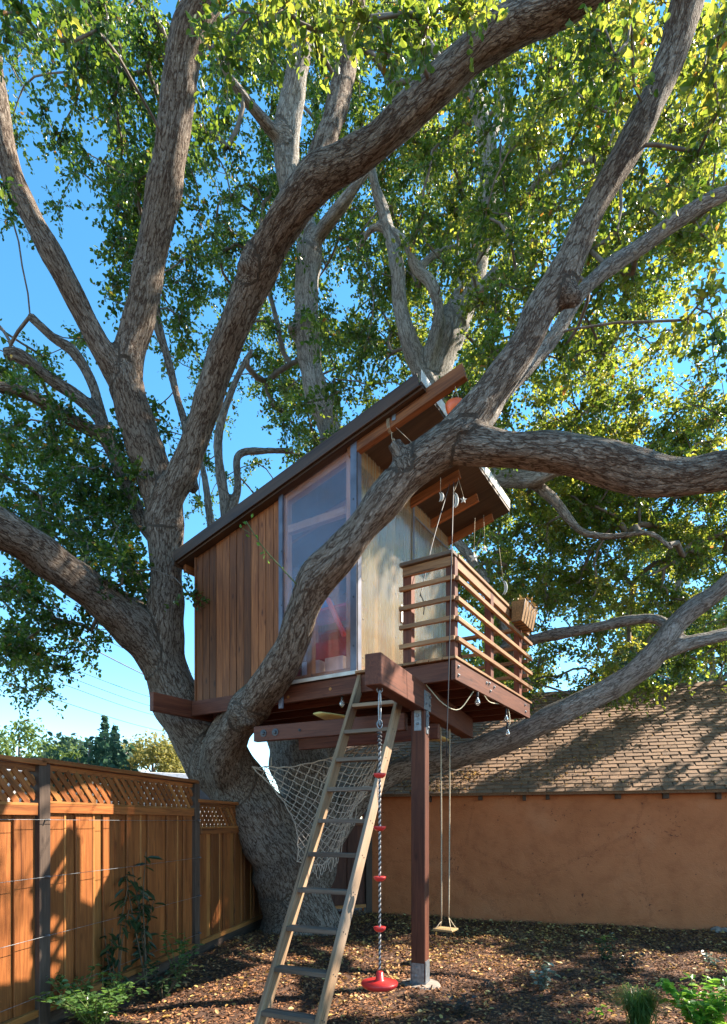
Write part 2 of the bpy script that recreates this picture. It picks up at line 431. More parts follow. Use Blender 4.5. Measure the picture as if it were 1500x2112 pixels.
# twin-wall polycarbonate: milky, ribbed, half see-through
def poly_mat(name, clear, tint, dcol, tcol, r0=0.06, r1=0.6):
    m, nt, p, out = new_mat(name)
    L = nt.links.new
    tc = N(nt, 'ShaderNodeTexCoord')
    sp = N(nt, 'ShaderNodeSeparateXYZ')
    L(tc.outputs['Object'], sp.inputs[0])
    ml = N(nt, 'ShaderNodeMath', operation='MULTIPLY')
    L(sp.outputs['Y'], ml.inputs[0])
    ml.inputs[1].default_value = 2 * math.pi / 0.011
    sn = N(nt, 'ShaderNodeMath', operation='SINE')
    L(ml.outputs[0], sn.inputs[0])
    mp = N(nt, 'ShaderNodeMapping')
    mp.inputs['Scale'].default_value = (1.4, 26, 1)
    L(tc.outputs['Object'], mp.inputs[0])
    no = N(nt, 'ShaderNodeTexNoise', i_Scale=1.0, i_Detail=4.0)
    L(mp.outputs[0], no.inputs['Vector'])
    big = N(nt, 'ShaderNodeTexNoise', i_Scale=1.8, i_Detail=2.0)
    L(tc.outputs['Object'], big.inputs['Vector'])
    ad = N(nt, 'ShaderNodeMath', operation='MULTIPLY_ADD')
    L(no.outputs[0], ad.inputs[0])
    ad.inputs[1].default_value = 2.5
    L(sn.outputs[0], ad.inputs[2])
    ad2 = N(nt, 'ShaderNodeMath', operation='MULTIPLY_ADD')
    L(big.outputs[0], ad2.inputs[0])
    ad2.inputs[1].default_value = 40.0
    L(ad.outputs[0], ad2.inputs[2])
    b = N(nt, 'ShaderNodeBump')
    b.inputs['Strength'].default_value = 0.35
    b.inputs['Distance'].default_value = 0.0012
    L(ad2.outputs[0], b.inputs['Height'])
    tr = N(nt, 'ShaderNodeBsdfTransparent')
    tr.inputs[0].default_value = tint
    df = N(nt, 'ShaderNodeBsdfDiffuse')
    df.inputs[0].default_value = dcol
    tl = N(nt, 'ShaderNodeBsdfTranslucent')
    tl.inputs[0].default_value = tcol
    m1 = N(nt, 'ShaderNodeMixShader')
    m1.inputs[0].default_value = 0.72
    L(df.outputs[0], m1.inputs[1])
    L(tl.outputs[0], m1.inputs[2])
    m2 = N(nt, 'ShaderNodeMixShader')
    rf = ramp(nt, no.outputs[0], [(0.3, (clear - 0.05,) * 3), (0.7, (clear + 0.05,) * 3)])
    L(rf, m2.inputs[0])
    L(m1.outputs[0], m2.inputs[1])
    L(tr.outputs[0], m2.inputs[2])
    gl = N(nt, 'ShaderNodeBsdfGlossy')
    gl.inputs['Roughness'].default_value = 0.09
    L(b.outputs[0], gl.inputs['Normal'])
    lw = N(nt, 'ShaderNodeLayerWeight')
    lw.inputs[0].default_value = 0.25
    L(b.outputs[0], lw.inputs['Normal'])
    m3 = N(nt, 'ShaderNodeMixShader')
    fr = ramp(nt, lw.outputs['Fresnel'], [(0.0, (r0,) * 3), (1.0, (r1,) * 3)])
    L(fr, m3.inputs[0])
    L(m2.outputs[0], m3.inputs[1])
    L(gl.outputs[0], m3.inputs[2])
    L(m3.outputs[0], out.inputs[0])
    return m


M['poly'] = poly_mat('polycarbonate_sheet', 0.88, (0.99, 0.92, 0.93, 1), (0.62, 0.46, 0.50, 1), (0.88, 0.72, 0.72, 1), 0.035, 0.45)  # pinkish colours stand in for reflection and interior showing on the side sheet
M['poly2'] = poly_mat('polycarbonate_milky', 0.70, (0.97, 0.92, 0.80, 1), (0.78, 0.70, 0.55, 1), (0.92, 0.83, 0.66, 1))

# ------------------------------------------------------------------ object helpers
WM = {}


def tag(o, label=None, cat=None, group=None, kind=None):
    if label: o['label'] = label
    if cat: o['category'] = cat
    if group: o['group'] = group
    if kind: o['kind'] = kind
    return o


def link(name, me, mat, parent=None, mw=None):
    o = bpy.data.objects.new(name, me)
    C.objects.link(o)
    mw = mw if mw is not None else Matrix.Identity(4)
    if mat is not None and me is not None and not me.materials:
        me.materials.append(mat)
    WM[o] = mw
    if parent is not None:
        o.parent = parent
        o.matrix_parent_inverse = WM[parent].inverted()
    o.matrix_basis = mw
    return o


def thing(name, loc, label, cat, group=None):
    o = bpy.data.objects.new(name, None)
    o.empty_display_size = 0.1
    C.objects.link(o)
    mw = Matrix.Translation(Vector(loc))
    o.matrix_basis = mw
    WM[o] = mw
    return tag(o, label, cat, group)


_bb = {}


def bevbox(lx, ly, lz, b, mat):
    key = (round(lx, 3), round(ly, 4), round(lz, 4), round(b, 4), mat.name)
    if key in _bb:
        return _bb[key]
    bm = bmesh.new()
    bmesh.ops.create_cube(bm, size=1.0)
    bmesh.ops.scale(bm, vec=(lx, ly, lz), verts=bm.verts)
    if b > 0:
        bmesh.ops.bevel(bm, geom=list(bm.edges), offset=b, segments=1, affect='EDGES')
    me = bpy.data.meshes.new('box')
    bm.to_mesh(me)
    bm.free()
    me.materials.append(mat)
    _bb[key] = me
    return me


def frame(o, x, y):
    x = Vector(x).normalized()
    y = Vector(y)
    y = (y - x * y.dot(x)).normalized()
    z = x.cross(y)
    return Matrix(((x.x, y.x, z.x, o[0]), (x.y, y.y, z.y, o[1]), (x.z, y.z, z.z, o[2]), (0, 0, 0, 1)))


def board(name, p0, p1, w, t, wdir, mat, parent=None, b=0.003):
    """box from p0 to p1; w is measured along wdir, t across both"""
    p0, p1 = Vector(p0), Vector(p1)
    return link(name, bevbox((p1 - p0).length, w, t, min(b, t * 0.3, w * 0.3), mat), mat, parent, frame((p0 + p1) / 2, p1 - p0, wdir))


def prism(name, o, xdir, ydir, pts, th, mat, parent=None):
    """flat polygon pts (x,y in the local frame) extruded th along local z"""
    n = len(pts)
    V = [(x, y, 0) for x, y in pts] + [(x, y, th) for x, y in pts]
    Fc = [tuple(range(n))[::-1], tuple(range(n, 2 * n))] + [(i, (i + 1) % n, n + (i + 1) % n, n + i) for i in range(n)]
    me = bpy.data.meshes.new(name)
    me.from_pydata(V, [], Fc)
    bm = bmesh.new(); bm.from_mesh(me)
    bmesh.ops.recalc_face_normals(bm, faces=bm.faces)
    bm.to_mesh(me); bm.free()
    return link(name, me, mat, parent, frame(o, xdir, ydir))


def spline(pts, step=0.05):
    """Catmull-Rom through rows of numbers (first three are xyz)"""
    P = np.array(pts, float)
    if len(P) == 2:
        n = max(2, int(np.linalg.norm(P[1, :3] - P[0, :3]) / step))
        t = np.linspace(0, 1, n + 1)[:, None]
        return P[0] * (1 - t) + P[1] * t
    Q = np.vstack([2 * P[0] - P[1], P, 2 * P[-1] - P[-2]])
    o = []
    for i in range(1, len(Q) - 2):
        a, b, c, d = Q[i - 1], Q[i], Q[i + 1], Q[i + 2]
        n = max(2, int(np.linalg.norm(c[:3] - b[:3]) / step))
        t = np.linspace(0, 1, n, endpoint=False)[:, None]
        o.append(0.5 * (2 * b + (c - a) * t + (2 * a - 5 * b + 4 * c - d) * t ** 2 + (3 * b - a - 3 * c + d) * t ** 3))
    o.append(P[-1][None])
    return np.vstack(o)


def frames(P):
    T = np.gradient(P, axis=0)
    T /= np.linalg.norm(T, axis=1)[:, None] + 1e-12
    n = np.cross(T[0], (0.3, 0.9, 0.1)); n /= np.linalg.norm(n) + 1e-12
    Ns = [n]
    for i in range(1, len(P)):
        n = Ns[-1] - T[i] * np.dot(Ns[-1], T[i])
        n /= np.linalg.norm(n) + 1e-12
        Ns.append(n)
    Ns = np.array(Ns)
    return T, Ns, np.cross(T, Ns)


def tube_arrays(P, rad, seg=8, off=0, caps=True):
    P = np.asarray(P, float)
    rad = np.broadcast_to(np.asarray(rad, float), (len(P),))
    T, A, B = frames(P)
    th = np.linspace(0, 2 * np.pi, seg, endpoint=False)
    V = P[:, None] + rad[:, None, None] * (np.cos(th)[None, :, None] * A[:, None] + np.sin(th)[None, :, None] * B[:, None])
    V = V.reshape(-1, 3)
    Fc = []
    for i in range(len(P) - 1):
        for j in range(seg):
            k = (j + 1) % seg
            Fc.append((off + i * seg + j, off + i * seg + k, off + (i + 1) * seg + k, off + (i + 1) * seg + j))
    if caps:
        Fc.append(tuple(off + j for j in range(seg))[::-1])
        Fc.append(tuple(off + (len(P) - 1) * seg + j for j in range(seg)))
    return V, Fc


class MB:
    def __init__(s):
        s.V, s.F, s.n = [], [], 0

    def add(s, V, Fc):
        s.V.append(np.asarray(V, float))
        s.F += [tuple(i + s.n for i in f) for f in Fc]
        s.n += len(V)

    def tube(s, pts, rad, seg=8, step=0.05, smooth=True):
        P = spline([tuple(p) for p in pts], step) if smooth else np.array([tuple(p) for p in pts])
        r = rad if np.isscalar(rad) else np.interp(np.linspace(0, 1, len(P)), np.linspace(0, 1, len(rad)), rad)
        V, Fc = tube_arrays(P, r, seg)
        s.add(V, Fc)
        return s

    def lathe(s, o, prof, seg=20, axis=(0, 0, 1)):
        mt = Vector(axis).to_track_quat('Z', 'Y').to_matrix()
        V, n = [], len(prof)
        for r, z in prof:
            for j in range(seg):
                a = 2 * math.pi * j / seg
                V.append(tuple(mt @ Vector((r * math.cos(a), r * math.sin(a), z)) + Vector(o)))
        Fc = [(i * seg + j, i * seg + (j + 1) % seg, (i + 1) * seg + (j + 1) % seg, (i + 1) * seg + j) for i in range(n - 1) for j in range(seg)]
        Fc += [tuple(range(seg))[::-1], tuple((n - 1) * seg + j for j in range(seg))]
        s.add(V, Fc)
        return s

    def box(s, o, x, y, lx, ly, lz):
        f = frame(o, x, y)
        V = [tuple(f @ Vector((a * lx / 2, b * ly / 2, c * lz / 2))) for a in (-1, 1) for b in (-1, 1) for c in (-1, 1)]
        s.add(V, [(0, 1, 3, 2), (4, 6, 7, 5), (0, 4, 5, 1), (2, 3, 7, 6), (0, 2, 6, 4), (1, 5, 7, 3)])
        return s

    def build(s, name, mat, parent=None, smooth=True):
        me = bpy.data.meshes.new(name)
        me.from_pydata(np.vstack(s.V).tolist(), [], s.F)
        if smooth:
            me.polygons.foreach_set('use_smooth', np.ones(len(me.polygons), bool))
        return link(name, me, mat, parent)


def quads_mesh(name, V, nper_q, rnd, mat, parent=None):
    """V: (n, k, 3) leaves of k verts, nper_q: index quads in each; rnd per leaf"""
    n, k = V.shape[:2]
    q = np.array(nper_q)
    idx = (np.arange(n)[:, None, None] * k + q[None]).reshape(-1, 4)
    me = bpy.data.meshes.new(name)
    me.vertices.add(n * k)
    me.vertices.foreach_set('co', V.reshape(-1).astype(np.float32))
    me.loops.add(idx.size)
    me.loops.foreach_set('vertex_index', idx.reshape(-1).astype(np.int32))
    me.polygons.add(len(idx))
    me.polygons.foreach_set('loop_start', np.arange(0, idx.size, 4, dtype=np.int32))
    me.polygons.foreach_set('loop_total', np.full(len(idx), 4, np.int32))
    me.update(calc_edges=True)
    at = me.attributes.new('rnd', 'FLOAT', 'POINT')
    at.data.foreach_set('value', np.repeat(rnd, k).astype(np.float32))
    me.validate()
    return link(name, me, mat, parent)


LEAFQ = [(0, 1, 2, 3), (0, 3, 4, 5)]


def leaf_verts(pos, dirs, nrm, L, wid, fold=0.25):
    """pos, dirs, nrm (n,3); L, wid (n,) -> (n,6,3) leaves folded on the midrib"""
    d = dirs / (np.linalg.norm(dirs, axis=1)[:, None] + 1e-9)
    s = np.cross(d, nrm)
    s /= np.linalg.norm(s, axis=1)[:, None] + 1e-9
    u = np.cross(s, d)
    L = L[:, None]; wd = (wid / 2)[:, None]
    V = np.empty((len(pos), 6, 3))
    V[:, 0] = pos
    V[:, 1] = pos + d * L * 0.30 + s * wd * 0.92 + u * wd * fold
    V[:, 2] = pos + d * L * 0.70 + s * wd * 0.80 + u * wd * fold * 0.6
    V[:, 3] = pos + d * L - u * L * 0.12
    V[:, 4] = pos + d * L * 0.70 - s * wd * 0.80 + u * wd * fold * 0.6
    V[:, 5] = pos + d * L * 0.30 - s * wd * 0.92 + u * wd * fold
    return V


def rdir(n):
    v = rng.normal(size=(n, 3))
    return v / np.linalg.norm(v, axis=1)[:, None]


UP = Vector((0, 0, 1))

# ================================================================== SETTING
me = bpy.data.meshes.new('ground')
bm = bmesh.new()
# fine near patch, coarse far rim, one sheet
xs = list(np.linspace(-4, 7, 90)); ys = list(np.linspace(-2, 12, 110))
xs = [-600, -60, -12] + xs + [16, 60, 600]
ys = [-200, -20] + ys + [20, 60, 200, 900]


def ground_z(x, y):
    b = 0.018 * math.sin(1.7 * x + 0.6) * math.cos(1.3 * y) + 0.012 * math.sin(4.1 * x - 2.3 * y) + 0.008 * math.sin(9 * x + 3 * y)
    return b if -4 <= x <= 7 and -2 <= y <= 12 else 0.0


grid = [[bm.verts.new((x, y, ground_z(x, y))) for x in xs] for y in ys]
for j in range(len(ys) - 1):
    for i in range(len(xs) - 1):
        bm.faces.new((grid[j][i], grid[j][i + 1], grid[j + 1][i + 1], grid[j + 1][i]))
bm.to_mesh(me); bm.free()
me.polygons.foreach_set('use_smooth', np.ones(len(me.polygons), bool))
ground = tag(link('ground', me, M['mulch']), kind='structure')

# ================================================================== STUCCO BUILDING
wd = Vector((3.11, -1, 0)).normalized()           # along the wall, to the right
wn_ = Vector((-1, -3.11, 0)).normalized()         # wall faces the camera
W0 = Vector((0.08, 10.1, 0))
WL, WH = 9.0, 2.12
bld = thing('stucco_building', W0, 'low orange stucco building with brown shingle roof behind the tree house', 'building')
prism('wall', W0 - UP * 0.1, wd, UP, [(0, 0), (WL, 0), (WL, WH + 0.1), (0, WH + 0.1)], -0.2, M['stucco'], bld)
# gable end wall on the left
prism('end_wall', W0 - wn_ * 0.2 - UP * 0.1 + wd * 0.004, -wn_, UP, [(0, 0), (6.0, 0), (6.0, WH), (3.0, WH + 2.0), (0, WH)], -0.18, M['stucco'], bld)
PITCH = math.atan2(2.08, 3.15)
eave = W0 + wn_ * 0.22 + UP * 2.06
rs = (-wn_ * math.cos(PITCH) + UP * math.sin(PITCH)).normalized()    # up the slope
rn = wd.cross(rs).normalized()
if rn.z < 0: rn = -rn
RLEN = 3.15 / math.cos(PITCH) + 0.2
R_L, R_R = -1.35, WL + 0.3
roof = prism('roof', eave + wd * R_L - rn * 0.05, wd, rs, [(0, 0), (R_R - R_L, 0), (R_R - R_L, RLEN), (0, RLEN)], 0.045, M['shingle'], bld)
back = eave + rs * RLEN
prism('back_roof', back + wd * R_L - rn * 0.05, wd, (-wn_ * math.cos(PITCH) - UP * math.sin(PITCH)), [(0, 0), (R_R - R_L, 0), (R_R - R_L, RLEN), (0, RLEN)], 0.045, M['shingle'], bld)
# shingles
ROW, TAB = 0.122, 0.27
nrow = int(RLEN / ROW)
sh_me = {}
for k in range(5):
    bm = bmesh.new()
    w = TAB - 0.012 - 0.006 * k; h = ROW + 0.05
    V = [bm.verts.new(v) for v in ((0, 0, 0), (w, 0, 0), (w, h, -0.012), (0, h, -0.012), (0.0, 0, 0.011), (w, 0.004 * (k % 2), 0.009 + 0.004 * (k % 3)), (w, h, -0.004), (0, h, -0.004))]
    for f in ((0, 3, 2, 1), (4, 5, 6, 7), (0, 1, 5, 4), (1, 2, 6, 5), (2, 3, 7, 6), (3, 0, 4, 7)):
        bm.faces.new([V[i] for i in f])
    mm = bpy.data.meshes.new('shingle'); bm.to_mesh(mm); bm.free()
    mm.materials.append(M['shingle'])
    sh_me[k] = mm
cand, far = [], []
for r in range(nrow):
    x = R_L + (r % 2) * TAB * 0.5 - (TAB if r % 2 else 0) + random.uniform(-0.02, 0.02)
    while x < R_R:
        pos = eave + wd * max(x, R_L) + rs * (r * ROW - 0.02 + random.uniform(-0.006, 0.006)) + rn * (0.004 + random.uniform(0, 0.004))
        px = CX + F_PX * pos.x / pos.y
        py = HY - F_PX * (pos.z - EYE) / pos.y
        vis = 780 < px < 1510 and 1400 < py < 1660
        (cand if vis else far).append((pos.length, pos))
        x += TAB
cand.sort(key=lambda a: a[0])
for k, (d, pos) in enumerate(cand[:300]):
    link('shingle', sh_me[k % 5], None, roof, frame(pos, wd + rs * random.uniform(-0.012, 0.012), rs))
sb = MB()
for k, (d, pos) in enumerate(cand[300:] + far):
    f = frame(pos, wd + rs * random.uniform(-0.012, 0.012), rs)
    mm = sh_me[k % 5]
    sb.add([tuple(f @ v.co) for v in mm.vertices], [tuple(pp.vertices) for pp in mm.polygons])
tag(sb.build('shingles_far', M['shingle'], roof, False), kind='stuff')
# ridge cap, rafter tails under the eave
for i in range(int((R_R - R_L) / 0.32)):
    c = back + wd * (R_L + 0.32 * i + 0.16)
    cp = board('ridge_cap', c - wd * 0.17 + rn * 0.01, c + wd * 0.17 + rn * 0.022, 0.2, 0.02, rs, M['shingle'], bld)
for px in (992, 1082, 1130, 1274, 1372, 1480, 886):
    k = (px - CX) / F_PX
    s = (k * W0.y - W0.x) / (wd.x - k * wd.y)
    c = W0 + wd * s + UP * 1.985
    hw = random.uniform(0.05, 0.09)
    board('rafter_tail', c - wn_ * 0.02, c + wn_ * 0.10, hw, random.uniform(0.07, 0.12), wd, M['fpost'], bld)
foot = MB()
for i in range(14):
    c = W0 + wd * (5.3 + i * 0.11) + wn_ * random.uniform(0.02, 0.1) + UP * random.uniform(-0.03, 0.03)
    foot.lathe(c, [(0.02, -0.06), (random.uniform(.07, .12), -0.02), (random.uniform(.06, .1), 0.05), (0.02, 0.085)], 7)
foot.build('broken_footing', M['concrete'], bld, False)

# ================================================================== FENCES
fd = Vector((0.2, 0.98, 0)).normalized()
fn = Vector((0.98, -0.2, 0)).normalized()        # towards the yard
FP1 = Vector((-2.49, 4.47, 0))


def fence(label, start, direction, face, length, zt, nb, lattice=True, matb='fence', kick=True, posts=(0, 1), zb=0.17):
    f = thing('fence', start, label, 'fence')
    d, n = direction, face
    rail_z = zt - 0.375
    for k in posts:
        c = start + d * (length * k)
        board('post', c - UP * 0.1, c + UP * (zt - (0.035 if k < 1 else 0.0)), 0.115, 0.1, d, M['fpost'], f)
    a, b = start + d * 0.06, start + d * (length - 0.06)
    if lattice:
        board('cap_rail', start - d * 0.05 + UP * (zt - 0.012) , start + d * (length + 0.0) + UP * (zt - 0.012), 0.13, 0.038, n, M['fence'], f)
        board('top_rail', a + UP * (zt - 0.058), b + UP * (zt - 0.058), 0.045, 0.035, UP, M['fence'], f)
        board('lattice_rail', a + UP * (rail_z + 0.045) + n * 0.012, b + UP * (rail_z + 0.045) + n * 0.012, 0.022, 0.06, UP, M['sapwood'], f)
        z0, z1 = rail_z + 0.05, zt - 0.075
        H = z1 - z0
        for lay, sgn in ((0.010, -1), (-0.002, 1)):
            x = -H
            while x < length:
                x0, x1 = x, x + H
                za, zb_ = (z1, z0) if sgn < 0 else (z0, z1)
                q0, q1 = 0.0, 1.0
                lo, hi = 0.065, length - 0.065
                if x1 > lo + 0.03 and x0 < hi - 0.03:
                    q0 = max(0.0, (lo - x0) / H); q1 = min(1.0, (hi - x0) / H)
                    pa = start + d * (x0 + H * q0) + UP * (za + (zb_ - za) * q0) + n * (lay + 0.006)
                    pb = start + d * (x0 + H * q1) + UP * (za + (zb_ - za) * q1) + n * (lay + 0.006)
                    board('lattice_slat', pa, pb, 0.048, 0.009, d, M['fence'] if random.random() < .8 else M['sapwood'], f, 0.001)
                x += 0.105
    board('rail', a + UP * rail_z + n * 0.02, b + UP * rail_z + n * 0.02, 0.075, 0.04, UP, M['fence'], f)
    board('bottom_rail', a + UP * (zb - 0.02) + n * 0.024, b + UP * (zb - 0.02) + n * 0.024, 0.055, 0.045, UP, M['sapwood'], f)
    if kick:
        board('kick_board', a + UP * 0.045 + n * 0.004, b + UP * 0.045 + n * 0.004, 0.2, 0.03, UP, M['fpost'], f)
    wb = (length - 0.12) / nb
    for i in range(nb):
        off = 0.0 if i % 2 == 0 else -0.022
        wv = wb * (1.2 if i % 2 == 0 else 0.98)
        c = start + d * (0.06 + wb * (i + 0.5)) + n * off
        mt = M[matb] if (matb != 'fence' or i % 2 == 0 or random.random() < .5) else M['sapwood']
        bo = board('board', c + UP * (zb), c + UP * (rail_z - 0.03), wv, 0.018, d, mt, f)
    for i in range(nb):
        if i % 2 == 0 and matb == 'fence':
            c = start + d * (0.06 + wb * (i + 0.5) + wb * 0.6 + 0.006) + n * 0.004
            if random.random() < .7 and i < nb - 1:
                board('batten', c + UP * (zb + 0.002), c + UP * (rail_z - 0.032), 0.022, 0.024, d, M['sapwood'], f)
    return f


fence('tall redwood fence bay with lattice top at the left edge of the photo', FP1 - fd * 2.44, fd, fn, 2.44, 2.06, 13, posts=(0,))
fence('tall redwood fence bay with lattice top between two dark posts', FP1, fd, fn, 2.44, 2.08, 13, posts=(0, 1))
FP2 = FP1 + fd * 2.44
FP3 = FP2 + fd * 2.6
fence('lower redwood fence bay with lattice top running behind the oak trunk', FP2 + fd * 0.06, fd, fn, 2.54, 1.86, 14, posts=(1,))
bd = (W0 - FP3); bl_ = bd.length; bd.normalize()
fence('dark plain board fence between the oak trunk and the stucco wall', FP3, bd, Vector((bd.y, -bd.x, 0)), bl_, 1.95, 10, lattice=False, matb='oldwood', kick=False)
for i, z in enumerate((1.615, 1.18, 0.73, 0.29)):
    b = MB()
    s0, s1 = FP1 - fd * 2.4 + fn * 0.085, FP2 + fn * 0.085
    zs = [z, z + 0.0, z + 0.0]
    b.tube([s0 + UP * z, FP1 + fn * 0.085 + UP * z, (FP1 + FP2) / 2 + fn * 0.085 + UP * (z - 0.004), s1 + UP * z], 0.0022, 5, 0.3, False)
    for c in (FP1, FP2):
        b.lathe(c + fn * 0.05 + UP * z, [(0.008, 0), (0.008, 0.03), (0.005, 0.045)], 8, fn)
    tag(b.build('trellis_wire', M['steel']), ['topmost', 'second from top', 'third from top', 'lowest'][i] + ' thin steel wire strung along the redwood fence', 'wire', 'trellis wires on the fence')

# ================================================================== TREE HOUSE
d1 = Vector((0.53, 0.848, 0)).normalized()       # away to the right
d2 = Vector((-d1.y, d1.x, 0))                    # away to the left
P0 = Vector((-0.074, 5.955, 0))
dB = Vector((0.397, 0.918, 0)).normalized()      # main beam direction
dBn = Vector((dB.y, -dB.x, 0))


def CP(t, s, z):
    return P0 + d2 * t + d1 * s + UP * z


def roofz(t):
    return 5.52 - 0.25 * t


rd = (d2 - UP * 0.25).normalized()               # down the roof
T_L, S_L = 2.37, 2.35
FLOOR = 3.12
house = thing('tree_house', (0.55, 5.65, 0), 'wooden tree house with polycarbonate windows, slanted dark roof and railed deck on one post', 'tree house')
# support post, steel, pad
PB = Vector((0.55, 5.65, 0))
post = board('support_post', PB + UP * 0.06, PB + UP * 2.668, 0.14, 0.14, dB, M['redwood'], house, 0.006)
pm = MB()
for sg in (-1, 1):
    pm.box(PB + dBn * sg * 0.074 + UP * 0.14, UP, dB, 0.24, 0.13, 0.006)
pm.box(PB + UP * 0.045, dB, dBn, 0.15, 0.16, 0.03)
pm.build('post_base', M['steel'], post, False)
pf = MB()
for sg in (-1, 1):
    pf.box(PB - dB * sg * 0.073 + UP * 0.14, UP, dBn, 0.2, 0.125, 0.005)
pf.build('base_plate', M['steel'], post, False)
for (a, z) in ((-0.02, 0.2), (-0.02, 0.12)):
    MB().lathe(PB - dB * 0.075 + dBn * a + UP * z, [(0.012, 0), (0.012, 0.012), (0.006, 0.014)], 6, -dB).build('bolt', M['steel'], post, False)
pad = MB().lathe(PB - UP * 0.05, [(0.19, 0), (0.2, 0.06), (0.185, 0.085), (0.1, 0.095), (0.01, 0.097)], 22)
pad.build('concrete_pad', M['concrete'], post, False)
# main beam
B0 = Vector((0.55, 5.65, 2.795)) - dB * 1.2
B1 = Vector((0.55, 5.65, 2.795)) + dB * 1.98
beam = board('main_beam', B0, B1, 0.25, 0.14, UP, M['redwood'], house, 0.006)
br = MB()
for sg in (-1, 1):
    br.box(PB + dBn * sg * 0.0745 + UP * 2.765, dB, UP, 0.2, 0.18, 0.006)
    br.box(PB + dBn * sg * 0.0745 + UP * 2.56, dB, UP, 0.07, 0.22, 0.006)
br.box(PB - dB * 0.074 + UP * 2.575, dBn, UP, 0.07, 0.2, 0.006)
br.build('bracket', M['steel'], post, False)
for q in ((0.06, 2.81), (-0.06, 2.81), (0.06, 2.73), (-0.06, 2.73), (0.0, 2.62), (0.0, 2.51)):
    MB().lathe(PB + dBn * 0.0775 + dB * q[0] + UP * q[1], [(0.014, 0), (0.014, 0.010), (0.008, 0.016)], 6, dBn).build('bolt', M['steel'], post, False)
for z in (2.62, 2.54):
    MB().lathe(PB - dB * 0.077 + UP * z, [(0.014, 0), (0.014, 0.010), (0.008, 0.016)], 6, -dB).build('bolt', M['steel'], post, False)
# lower beam to the tree
LB0 = Vector((0.47, 5.70, 2.585)); LB1 = Vector((-1.22, 6.575, 2.585))
lower = board('lower_beam', LB0 + Vector((-.05, 0.03, 0)), LB1, 0.17, 0.075, UP, M['redwood'], house, 0.005)
ld = (LB1 - LB0).normalized(); lnn = Vector((-ld.y, ld.x, 0))
if lnn.y > 0: lnn = -lnn
for s, rr in ((0.14, 0.042), (0.30, 0.042), (0.62, 0.016), (1.55, 0.016)):
    c = LB1 - ld * s + lnn * 0.038
    MB().lathe(c, [(rr, 0), (rr, 0.006), (rr * 0.5, 0.008), (rr * 0.45, 0.022), (rr * 0.2, 0.024)], 14, lnn).build('bolt', M['iron'], lower, False)
board('lower_beam', LB0 + Vector((.35, .62, 0.0)), LB1 + Vector((.42, .75, 0.0)), 0.165, 0.06, UP, M['redwood'], house)
# back ledger bolted to the tree
ledger = board('tree_ledger', CP(2.5, -0.55, 3.01), CP(2.5, 1.9, 3.01), 0.22, 0.07, UP, M['redwood'], house, 0.006)
# floor frame: rim + joists
board('rim_joist', CP(-1.03, 0.03, 3.01), CP(2.45, 0.03, 3.01), 0.18, 0.045, UP, M['redwood'], house, 0.004)
for k in range(1, 7):
    board('joist', CP(-1.03, 0.39 * k, 3.008), CP(2.45, 0.39 * k, 3.008), 0.176, 0.04, UP, M['redwood'], house)
board('floor_panel', CP(0.02, 1.18, 3.112), CP(2.36, 1.18, 3.112), 2.3, 0.02, d1, M['roofply'], house)
for z, q in ((3.0, 0.33), (2.98, 0.9)):
    MB().lathe(CP(q, 0.007, z), [(0.018, 0), (0.016, 0.006), (0.004, 0.008)], 10, -d1).build('knot', M['sapwood'], house, False)
board('hanger_strap', CP(-0.20, 0.0, 3.06), CP(-0.20, 0.0, 2.96), 0.06, 0.006, d2, M['steel'], house)
# deck
DT = -1.066
deck = board('deck', CP(DT, 0.0, 3.01), CP(DT, 2.4, 3.01), 0.19, 0.045, UP, M['redwood'], house, 0.005)
for (s, z) in ((0.07, 3.05), (0.07, 2.97), (0.82, 3.05), (0.9, 3.06), (0.93, 2.985), (1.05, 3.05), (2.18, 3.05), (2.2, 2.97)):
    MB().lathe(CP(DT - 0.023, s, z), [(0.017, 0), (0.017, 0.004), (0.01, 0.005), (0.01, 0.014), (0.004, 0.016)], 8, -d2).build('bolt', M['steel'], deck, False)
nb = 8
for k in range(nb):
    t = -1.105 + (k + 0.5) * 1.10 / nb
    board('deck_board', CP(t, -0.035 + random.uniform(-.006, .006), 3.121), CP(t, 2.45, 3.121), 1.10 / nb - 0.005, 0.026, d2, M['rail'], deck)
# railing
rail = board('railing', CP(-1.10, -0.03, 4.07), CP(-0.545, -0.03, 4.07), 0.11, 0.036, d1, M['rung'], house, 0.004)
board('top_cap', CP(-1.055, 0.032, 4.066), CP(-1.055, 2.42, 4.066), 0.11, 0.036, d2, M['rail'], rail, 0.004)
board('sub_rail', CP(-1.08, -0.03, 4.005), CP(-0.56, -0.03, 4.005), 0.088, 0.036, UP, M['rail'], rail)
board('sub_rail', CP(-1.075, 0.04, 4.002), CP(-1.075, 2.36, 4.002), 0.088, 0.036, UP, M['rail'], rail)
for z in (3.842, 3.655, 3.472, 3.287):
    board('slat', CP(-1.102, -0.05, z), CP(-0.53, -0.05, z), 0.042, 0.034, UP, M['rail'], rail)
    board('slat', CP(-1.118, -0.03, z - 0.002), CP(-1.118, 2.36, z - 0.002), 0.042, 0.034, UP, M['rail'], rail)
for t in (-1.05, -0.60):
    board('rail_post', CP(t, 0.01, 3.135), CP(t, 0.01, 4.045), 0.09, 0.075, d2, M['redwood'], rail)
    board('rail_post', CP(t + 0.02, 0.07, 3.135), CP(t + 0.02, 0.07, 4.045), 0.045, 0.03, d2, M['rail'], rail)
for s in (0.98, 1.98):
    board('rail_post', CP(-1.06, s, 3.135), CP(-1.06, s, 4.045), 0.09, 0.07, d1, M['redwood'], rail)
